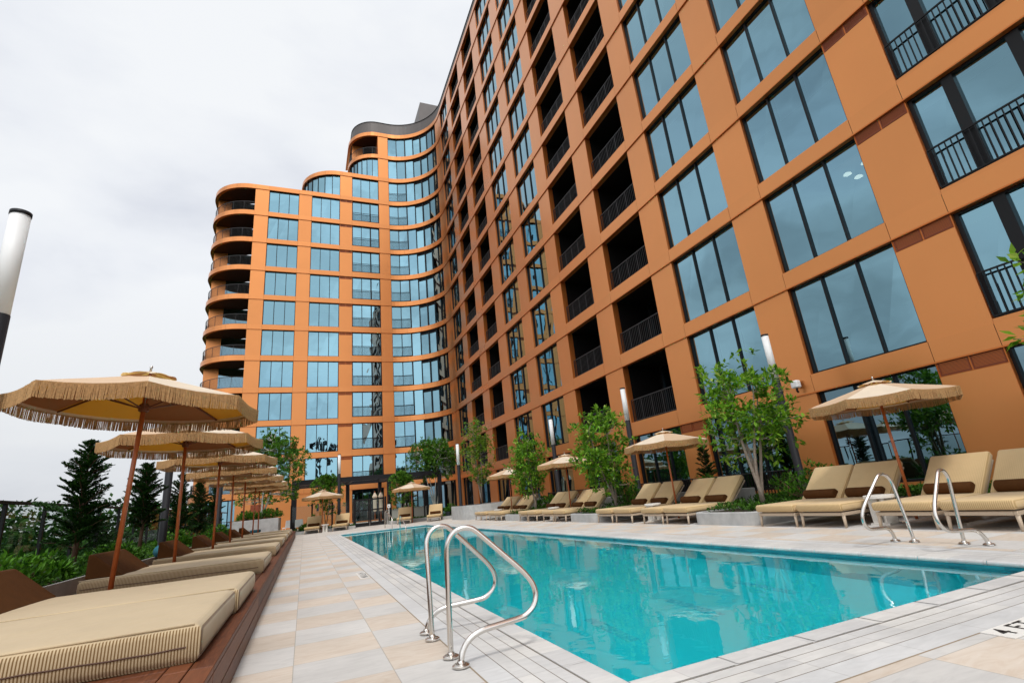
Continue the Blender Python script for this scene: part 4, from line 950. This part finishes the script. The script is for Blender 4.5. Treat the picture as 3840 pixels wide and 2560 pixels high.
def shrub(x, y, z, r, h, label, seed, m='leaf_shrub', n=230, L=.115, W=.019, group='green shrubs in the planting beds'):
    rnd = random.Random(seed); o = empty('shrub', (x, y, z), 0, label, 'shrub', group); lf = MB(); st = MB()
    for i in range(n):
        a = rnd.uniform(0, 6.283); q = r*math.sqrt(rnd.random()); p = Vector((q*math.cos(a), q*math.sin(a), h*(rnd.uniform(.15, 1))*(1-.5*(q/r)**2)))
        if i % 4 == 0: st.tube([(p.x*.3, p.y*.3, 0), tuple(p)], [.008, .004], 4, cap=False)
        for j in range(6): dd = Vector((p.x*.6, p.y*.6, .5*r))+rv(rnd)*.55*r; leaf(lf, p+rv(rnd)*.03, dd, Vector((0, 0, 1))+rv(rnd)*.5, L*rnd.uniform(.6, 1.2), W*rnd.uniform(.7, 1.3))
    st.build('stem', 'barkd', o); lf.build('foliage', m, o); return o
shrub(-3.5, 8.35, .42, .55, .50, 'bright green spiky shrub at the left edge behind the nearest wedge pillow', 41)
shrub(-3.45, 9.5, .42, .42, .42, 'low bright green shrub beside the bright spiky shrub at left', 48)
shrub(-3.5, 12.9, .42, .45, .44, 'bright green shrub behind the second wedge pillow', 42)
shrub(-3.4, 17.9, .42, .5, .55, 'bright green shrub below the third left umbrella', 43)
shrub(-3.5, 25.6, .42, .5, .65, 'bright green shrub below the fourth left umbrella', 44)
shrub(10.6, 11.7, .3, .4, .75, 'leafy shrub behind the second right umbrella pole', 45, 'leaf_shrub')
shrub(10.4, 15.4, .3, .55, .85, 'leafy shrub at the foot of the second multi-stem tree', 46, 'leaf_shrub')
shrub(10.5, 8.3, .3, .8, .8, 'dark shrub at the foot of the nearest right lamp post', 47, 'leaf_shrub', 230)
shrub(9.0, 33.6, .2, .5, .7, 'leafy shrub with yellow flowers at the far right corner', 49)
shrub(.1, 34.9, .1, .4, .45, 'small shrub left of the far lounge chairs', 50, 'leaf_mid')
shrub(9.8, 20.6, .3, .5, .6, 'low leafy shrub at the foot of the third multi-stem tree', 52, 'leaf_shrub')
shrub(-1.9, 33.0, 1.05, .75, .55, 'bright green shrub filling the right end of the grey planter', 53, n=340)
shrub(-2.9, 32.8, 1.05, .6, .50, 'bright green shrub filling the left end of the grey planter', 54, n=300)
# ground cover beds
def cover(name, rects, n, seed, m='leaf_cover', L=.09):
    rnd = random.Random(seed); lf = MB(); A = [abs((x1-x0)*(y1-y0)) for x0, x1, y0, y1, z in rects]; T_ = sum(A)
    for (x0, x1, y0, y1, z), a_ in zip(rects, A):
        for i in range(int(n*a_/T_)):
            p = Vector((rnd.uniform(x0, x1), rnd.uniform(y0, y1), z)); hh = .05+.13*max(0, .5+noise.noise(Vector((p.x*1.3, p.y*1.3, seed))))
            for j in range(4): leaf(lf, p+Vector((rnd.uniform(-.04, .04), rnd.uniform(-.04, .04), hh*rnd.uniform(.2, 1))), rv(rnd)+Vector((0, 0, .5)), Vector((0, 0, 1))+rv(rnd)*.5, L*rnd.uniform(.6, 1.2), L*.22)
    return tag(lf.build(name, m), 'low green ground cover filling the planting bed', 'ground cover', kind='stuff')
cover('ground_cover', [(-5.3, -2.95, 3, 31, .43)], 9000, 61)
cover('ground_cover', [(8.3, 12.4, 7.95, 9.35, .22), (10.15, 12.2, 1.5, 26.5, .26), (8.3, 10.1, 13.75, 15.35, .22), (8.3, 10.1, 19.75, 21.4, .22), (8.4, 12.4, 1.7, 3.5, .22)], 8500, 62)
cover('ground_cover', [(8.2, 11, 33.0, 35.4, .14), (-.6, 2.9, 34.1, 35.2, .14), (5.1, 8.1, 34.1, 35.2, .14)], 1600, 63)
# soil and kerbs
so_ = MB(); so_.box(-5.6, -2.87, -2, 50, -.3, .40); tag(so_.build('planting_soil', 'soil'), kind='structure')
kb = MB(); kb.box(-2.868, -2.835, .3, 31.6, 0, .50); tag(kb.build('planter_edge', 'concrete', bevel=.004), 'thin grey metal edge between the platform and the planting bed', 'planter edge')
def planter(x0, x1, y0, y1, h, label, rnd_=.35, soil=.03, name='planter'):
    o = empty(name, (0, 0, 0), 0, label, 'planter', 'grey concrete planters'); m = MB(); n = 7
    pts = []
    for cx, cy, a0 in ((x1-rnd_, y1-rnd_, 0), (x0+rnd_, y1-rnd_, 90), (x0+rnd_, y0+rnd_, 180), (x1-rnd_, y0+rnd_, 270)):
        for k in range(n): t = R(a0+90*k/(n-1)); pts.append((cx+rnd_*math.cos(t), cy+rnd_*math.sin(t)))
    N_ = len(pts); mx, my = (x0+x1)/2, (y0+y1)/2; 
    def ins(p, q): return (p[0]+(q if p[0] < mx else -q), p[1]+(q if p[1] < my else -q))
    rings = [[(*p, 0.001) for p in pts], [(*p, h-.01) for p in pts], [(*ins(p, .01), h) for p in pts], [(*ins(p, .10), h) for p in pts], [(*ins(p, .10), h-.06) for p in pts]]
    b = 0
    for rg in rings: m.v += rg
    for i in range(4):
        for j in range(N_): q = i*N_; m.f.append((q+j, q+(j+1) % N_, q+N_+(j+1) % N_, q+N_+j)); m.mi.append(0)
    m.build('wall', 'concrete', o)
    s_ = MB(); s_.v = [(*ins(p, .10), h-soil) for p in pts]; s_.f = [tuple(range(N_))]; s_.mi = [0]; s_.build('soil', 'soil', o)
planter(8.05, 12.6, 7.75, 9.55, .25, 'low rounded concrete planter under the largest multi-stem tree', .3)
planter(8.05, 10.2, 13.65, 15.5, .25, 'low rounded concrete planter under the second multi-stem tree', .3)
planter(8.05, 10.2, 19.65, 21.55, .25, 'low rounded concrete planter under the third multi-stem tree', .3)
planter(8.15, 12.5, 1.6, 3.55, .25, 'low concrete planter at the right edge beyond the nearest chairs', .3)
planter(7.9, 12.8, 26.0, 31.0, .72, 'large round grey concrete planter below the yellow green tree', 1.6)
planter(-3.6, -1.3, 31.7, 35, 1.08, 'tall smooth grey concrete planter at the far end of the platform', .04)
planter(-.7, 2.95, 33.95, 35.3, .17, 'low concrete kerb planter behind the far left lounge chairs', .05)
planter(5.05, 8.1, 33.9, 35.3, .2, 'low concrete kerb planter behind the far right lounge chairs', .05)
planter(8.05, 11.2, 32.4, 35.6, .17, 'low concrete kerb planter at the far right corner', .05)
bedr = MB(); bedr.box(10.26, 12.55, 1.4, 26, .0, .24); tag(bedr.build('planting_soil', 'soil'), kind='structure')
wl_ = MB(); wl_.box(10.35, 10.52, 9.9, 13.3, 0, .62); wl_.box(10.35, 10.52, 15.7, 25.8, 0, .62); tag(wl_.build('garden_wall', 'concrete', bevel=.01), 'low pale grey concrete wall behind the lounge chairs', 'wall')
# low black railing in front of the ground-floor windows
def picket(x0, y0, x1, y1, z0, z1, label, gap=.11, name='picket_railing'):
    o = empty(name, (0, 0, 0), 0, label, 'railing'); m = MB(); p = MB(); L_ = math.hypot(x1-x0, y1-y0); n = int(L_/gap); P = lambda t: (x0+(x1-x0)*t, y0+(y1-y0)*t)
    m.tube([(*P(0), z1), (*P(1), z1)], .022, 6); m.tube([(*P(0), z0+.07), (*P(1), z0+.07)], .016, 6)
    for i in range(n+1): q = P(i/n); h = .012; p.box(q[0]-h, q[0]+h, q[1]-h, q[1]+h, z0+.07, z1)
    m.build('handrail', 'black', o); p.build('pickets', 'black', o)
    ps = MB()
    for i in range(int(L_/2)+1): q = P(i/int(L_/2)); ps.box(q[0]-.03, q[0]+.03, q[1]-.03, q[1]+.03, 0, z1+.03)
    ps.build('post', 'black', o)
picket(12.5, 10.4, 12.5, 26, .25, .95, 'low black picket railing in front of the ground floor windows on the right')

# ------------------------------------------------------------------ glass railing on the left
gr = empty('glass_railing', (0, 0, 0), 0, 'black framed glass guard railing along the left terrace edge', 'railing'); FX = -5.45
m = MB(); m.box(FX-.04, FX+.04, -1, 45, 1.79, 1.85); m.build('handrail', 'black', gr)
ys = [1.2+1.72*i for i in range(25)]
for i, yy in enumerate(ys):
    p = MB(); p.box(FX-.03, FX+.03, yy-.035, yy+.035, .3, 1.79); p.build('post', 'black', gr)
for yy, y2 in zip(ys, ys[1:]):
    p = MB(); p.quad((FX, yy+.05, .42), (FX, y2-.05, .42), (FX, y2-.05, 1.77), (FX, yy+.05, 1.77)); p.build('glass_panel', 'fglass', gr)

# ------------------------------------------------------------------ pergola, gate, glass enclosure
pg = empty('pergola', (0, 0, 0), 0, 'flat black steel pergola beyond the pool, in front of the left wing', 'pergola')
YP = 36.6
m = MB(); m.box(-.80, 9.15, YP, YP+.18, 2.98, 3.28); m.box(-.80, 9.15, 41.5, 41.68, 2.98, 3.28); m.box(-.8, -.62, YP+.18, 41.5, 2.98, 3.28); m.box(8.97, 9.15, YP+.18, 41.5, 2.98, 3.28); m.box(2.9, 3.06, YP+.18, 41.5, 2.98, 3.27); m.box(5.3, 5.46, YP+.18, 41.5, 2.98, 3.27)
m.build('beam', 'darkgrey', pg)
m = MB()
for i in range(16): yy = YP+.4+i*.3; m.box(-.61, 2.89, yy, yy+.1, 3.02, 3.14); m.box(5.47, 8.96, yy, yy+.1, 3.02, 3.14)
m.build('louver_roof', 'darkgrey', pg)
for x, yy in ((-.8, YP), (5.3, YP), (8.9, YP), (-.8, 41.4), (2.9, 41.4), (5.3, 41.4), (7.1, 41.4), (8.9, 41.4), (7.2, 38.5)):
    m = MB(); m.box(x, x+.26, yy, yy+.26, 0, 2.98); m.build('post', 'darkgrey', pg)
gt = empty('glass_gate', (0, 0, 0), 0, 'black framed double glass gate into the pool terrace', 'gate')
YG = 35.45
for x0, x1 in ((3.02, 3.96), (3.98, 4.92)):
    m = MB(); m.box(x0, x0+.09, YG, YG+.06, .02, 1.72); m.box(x1-.09, x1, YG, YG+.06, .02, 1.72); m.box(x0+.09, x1-.09, YG, YG+.06, .02, .24); m.box(x0+.09, x1-.09, YG, YG+.06, 1.62, 1.72); m.box(x0+.09, x1-.09, YG-.02, YG+.06, .98, 1.06)
    q = m.build('door', 'black', gt); m = MB(); m.quad((x0+.05, YG+.03, .2), (x1-.05, YG+.03, .2), (x1-.05, YG+.03, 1.65), (x0+.05, YG+.03, 1.65)); m.build('glass', 'fglass', q)
    m = MB(); xx = x1-.13 if x0 < 3.5 else x0+.13; m.tube([(xx, YG-.05, .5), (xx, YG-.05, .92)], .012, 8); m.build('handle', 'steel', q)
for x in (2.93, 4.94): m = MB(); m.box(x, x+.1, YG-.02, YG+.08, 0, 1.78); m.build('gate_post', 'black', gt)
ge_ = empty('glass_screen', (0, 0, 0), 0, 'low black posted glass screen running either side of the gate', 'screen')
xs = [-.75, .45, 1.65, 2.6]; xs2 = [5.25, 6.4, 7.6, 8.8]
for X_ in (xs, xs2):
    for x in X_: m = MB(); m.box(x-.05, x+.05, YG, YG+.1, 0, 1.72); m.build('post', 'black', ge_)
    for x, x2 in zip(X_, X_[1:]): m = MB(); m.quad((x+.06, YG+.05, .1), (x2-.06, YG+.05, .1), (x2-.06, YG+.05, 1.62), (x+.06, YG+.05, 1.62)); m.build('glass_panel', 'fglass', ge_)
def closed_umbrella(x, y, label):
    o = empty('closed_umbrella', (x, y, 0), 0, label, 'umbrella', 'folded umbrellas inside the pergola'); m = MB()
    n = 16; pr = [(.10, .85), (.14, 1.0), (.13, 1.5), (.15, 1.85), (.20, 1.93), (.05, 2.22)]; base = 0
    for r_, z in pr:
        for j in range(n): a_ = 2*math.pi*j/n; q = r_*(1 if j % 2 else .78); m.v.append((q*math.cos(a_), q*math.sin(a_), z))
    for i in range(len(pr)-1):
        for j in range(n): m.f.append((i*n+j, i*n+(j+1) % n, (i+1)*n+(j+1) % n, (i+1)*n+j)); m.mi.append(0)
    m.build('folded_canopy', 'cream', o); p = MB(); p.tube([(0, 0, 0), (0, 0, 2.35)], .022, 8); p.build('pole', 'pole', o)
closed_umbrella(4.95, 40.8, 'left folded cream umbrella seen through the pergola')
closed_umbrella(5.42, 41.0, 'right folded cream umbrella beside the pergola post')
sg = empty('sign_post', (5.07, 34.6, 0), 0, 'slim grey post with a small round-topped white sign right of the gate', 'sign'); m = MB(); m.box(-.035, .035, -.03, .03, 0, 1.05); m.build('post', 'steel', sg); m = MB(); m.box(-.09, .09, -.035, -.03, 1.02, 1.24); m.build('sign_plate', 'white', sg); m = MB(); m.box(-.025, .025, -.038, -.036, 1.06, 1.15); m.build('sign_symbol', 'ink', sg)
kt = empty('outdoor_kitchen', (0, 0, 0), 0, 'pale stone barbecue counter under the pergola behind the far lounge chairs', 'counter'); m = MB(); m.box(5.6, 8.7, 40.0, 40.8, 0, .85); m.build('counter', 'table', kt, bevel=.01); m = MB(); m.box(5.55, 8.75, 39.95, 40.85, .85, .9); m.build('countertop', 'concrete', kt)
gl = MB(); gl.tube([(7.1, 40.4, 1.0), (7.8, 40.4, 1.0)], .26, 20); o = gl.build('barbecue', 'steel', smooth=False, bevel=.03); tag(o, 'domed stainless barbecue on the pergola counter', 'barbecue')
hh = MB(); hh.tube([(7.2, 40.12, 1.05), (7.7, 40.12, 1.05)], .015, 8); hh.build('handle', 'steel', o)
tp = MB(); tp.tube([(6.5, 40.4, .9), (6.5, 40.4, 1.22), (6.53, 40.38, 1.3), (6.6, 40.35, 1.32), (6.66, 40.32, 1.28), (6.66, 40.32, 1.2)], .018, 8); tag(tp.build('tap', 'steel', smooth=True), 'curved steel tap on the pergola counter', 'tap')
def pot(x, y, label, m_='leaf_shrub', seed=0):
    o = empty('potted_plant', (x, y, .0), 0, label, 'potted plant', 'small pots at the far right corner'); m = MB(); m.lathe([(.13, .14), (.17, .42), (.15, .42), (.14, .38)], n=18); m.build('pot', 'pot', o)
    rnd = random.Random(seed); lf = MB()
    for i in range(160): leaf(lf, Vector((rnd.uniform(-.1, .1), rnd.uniform(-.1, .1), .4+rnd.uniform(0, .2))), rv(rnd)+Vector((0, 0, .8)), Vector((0, 0, 1))+rv(rnd)*.5, .17*rnd.uniform(.5, 1.2), .016)
    lf.build('foliage', m_, o)
pot(9.3, 34.2, 'potted plant with yellow flowers at the far right corner', 'leaf_lime', 1); pot(8.6, 27.2+5.9, 'potted green plant right of the far lounge chairs', 'leaf_shrub', 2); pot(9.9, 32.9, 'dark pot with spiky leaves beside the round planter', 'leaf_shrub', 3)
def white_chair(x, y, rz, label):
    o = empty('garden_chair', (x, y, 0), rz, label, 'chair', 'white woven chairs behind the grey planter')
    m = MB(); m.box(-.3, .3, -.3, .3, .36, .40); m.build('seat', 'canvas_white', o, bevel=.01); m = MB(); m.hexa([(-.3, .26, .4), (.3, .26, .4), (.3, .30, .4), (-.3, .30, .4), (-.3, .42, .85), (.3, .42, .85), (.3, .46, .85), (-.3, .46, .85)]); m.build('backrest', 'canvas_white', o)
    for xx in (-.27, .27):
        for yy in (-.27, .27): m = MB(); m.tube([(xx, yy, 0), (xx, yy, .36)], .015, 6); m.build('leg', 'canvas_white', o)
white_chair(-1.0, 39.5, R(200), 'white garden chair behind the grey planter, left one'); white_chair(-.3, 38.6, R(170), 'white garden chair beside the pergola post, right one')
picket(-8.6, 44.6, -2.6, 44.6, .0, 1.15, 'brown picket railing behind the conifers near the left wing', .16)
# door and fixtures on the ground-floor wall of the left wing
dr = MB(); dr.box(-4.3, -3.25, YF-.03, YF-.005, 0, 2.35); o = dr.build('service_door', 'louver', bld)
wr = MB(); wr.box(-5.5, 4.0, YF-.0, YF+.02, 0, .02); 
for i, x in enumerate((-2.3, -5.0, 1.0)):
    m = MB(); m.box(x, x+.18, YF-.12, YF-.005, 1.35, 1.95); m.build('wall_light', 'black', bld)

# ------------------------------------------------------------------ depth markers
def marker(x, y, s, hh_, rz, txt, label):
    o = empty('depth_marker', (x, y, .0), rz, label, 'depth marker', 'depth marker tiles'); m = MB(); m.box(-s, s, -hh_/2, hh_/2, .0015, .0065); m.build('tile', 'marker', o)
    cu = bpy.data.curves.new('t', 'FONT'); cu.body = txt; cu.size = .158; cu.space_character = 1.15; cu.align_x = 'CENTER'; cu.align_y = 'CENTER'; cu.offset = .0006; t = bpy.data.objects.new('t', cu); C.objects.link(t)
    bpy.context.view_layer.update(); me = bpy.data.meshes.new_from_object(t.evaluated_get(bpy.context.evaluated_depsgraph_get())); bpy.data.objects.remove(t)
    q = bpy.data.objects.new('lettering', me); me.materials.append(M['ink']); C.objects.link(q); q.parent = o; q.location = (0, 0, .0085)
marker(3.99, 1.94, .40, .16, 0, '4 FT 0 IN', 'white depth marker tile reading 4 FT at the lower right corner')
marker(.90, 9.13, .43, .15, R(-90), '4 FT 0 IN', 'small white depth marker tile on the left paving by the pool')

# ------------------------------------------------------------------ far surroundings
GF = 'distant trees below the terrace'
def far_tree(x, y, top, r, label, seed):
    fs_ = min(1.1, math.hypot(x, y)/75)**1.3; rnd = random.Random(seed); o = empty('distant_tree', (x, y, -14), 0, label, 'tree', GF); t = MB(); hgt = top+14; t.tube([(0, 0, 0), (.2, .1, hgt*.45), (0, 0, hgt*.85)], [.5, .35, .08], 8); t.build('trunk', 'barkd', o)
    lf = MB(); lobes = [(Vector((rnd.uniform(-.6, .6)*r, rnd.uniform(-.6, .6)*r, hgt-r*rnd.uniform(.45, 1.6))), r*rnd.uniform(.35, .6)) for _ in range(14)]
    for c_, rr in lobes:
        for i in range(int(300/fs_**1.2)):
            v = rv(rnd)*rnd.random()**.3; p = c_+Vector((v.x*rr, v.y*rr, v.z*rr*.8)); leaf(lf, p, rv(rnd)+v*.6, Vector((0, 0, 1))+rv(rnd), fs_*rnd.uniform(.35, .75), fs_*rnd.uniform(.16, .30))
    lf.build('crown', 'leaf_far', o)
fx = [(-23, 56, 5.8, 7, 'distant dark tree rising over the railing at the far left'), (-28, 74, 3.4, 7, 'distant tree behind the railing, right of the leftmost one'), (-19.5, 66, 2.6, 5.5, 'distant tree left of the tall conifer'), (-17.5, 72, 6.0, 7, 'distant tree behind the tall conifer'), (-13.2, 70, 4.6, 5, 'distant tree just right of the tall conifer'), (-12.0, 96, 5.4, 6, 'distant tree between the two nearest conifers'), (-17, 110, 4.4, 7, 'pale distant tree beyond the first umbrella pole'), (-36, 86, 7.5, 8, 'distant tree beyond the left frame edge'), (-27, 104, 2.2, 8, 'distant tree in the gap of the skyline'), (-9, 120, 4.5, 8, 'farthest distant tree near the building'), (-15, 38, -.9, 5.5, 'lower green tree just below the railing'), (-10.5, 34, -1.5, 4.5, 'lower green tree close below the railing')]
for i, (x, y, tp_, r, lb) in enumerate(fx): far_tree(x, y, tp_, r, lb, 70+i)
# low woodland mass
wd = MB(); rnd = random.Random(5)
for i in range(15000):
    x = rnd.uniform(-110, -7); y = rnd.uniform(48, 260); hgt = -5+5*noise.noise(Vector((x*.05, y*.05, 0)))+(y > 120)*3
    leaf(wd, Vector((x, y, hgt+rnd.uniform(-2.5, .8))), rv(rnd), Vector((0, 0, 1)), rnd.uniform(1, 2.6), rnd.uniform(.4, 1))
for i in range(9000):
    y = rnd.uniform(30, 75); x = rnd.uniform(-.55*y, -7); hgt = -3.6+2.4*noise.noise(Vector((x*.13, y*.13, 3)))-.02*(y-30)
    leaf(wd, Vector((x, y, hgt-abs(rnd.gauss(0, 2)))), rv(rnd), Vector((0, 0, 1)), y*rnd.uniform(.008, .016), y*rnd.uniform(.003, .006))
tag(wd.build('woodland', 'leaf_far'), 'green woodland below the terrace seen through the glass railing', 'woodland', kind='stuff')
hs = empty('distant_house', (-15.4, 74, -14), R(12), 'pale distant building with a flat curved roof behind the railing', 'building'); m = MB(); m.box(-5, 5, -4, 4, 0, 14.3); m.build('wall', 'house', hs); m = MB(); m.box(-5.6, 5.6, -4.6, 4.6, 14.3, 14.8); m.build('roof', 'concrete', hs); m = MB()
for i in range(5): m.box(-4.4+i*1.9, -3.2+i*1.9, -4.05, -4.001, 11.4, 13.4)
m.build('window', 'gglass', hs)
# cell tower behind the camera (only seen mirrored in the windows of the left wing)
ct = empty('cell_tower', (3.1, -38, -14), 0, 'tall antenna mast mirrored in the lower windows of the left wing', 'antenna mast'); m = MB(); m.tube([(0, 0, 0), (0, 0, 33)], [.45, .3], 12); m.tube([(.9, 0, 0), (.9, 0, 33)], [.3, .25], 12); m.build('mast', 'parapet', ct); m = MB()
for zc in (28.3, 31.8):
    for k in range(12): a_ = k*math.pi/6; m.box(.4+1.7*math.cos(a_)-.13, .4+1.7*math.cos(a_)+.13, 1.5*math.sin(a_)-.1, 1.5*math.sin(a_)+.1, zc-.6, zc+.6)
    m.tube([(.4+1.6*math.cos(k*math.pi/6), 1.4*math.sin(k*math.pi/6), zc) for k in range(13)], .08, 6)
m.build('antenna', 'darkgrey', ct)
print('objects', len(bpy.data.objects), 'windows', nwin)
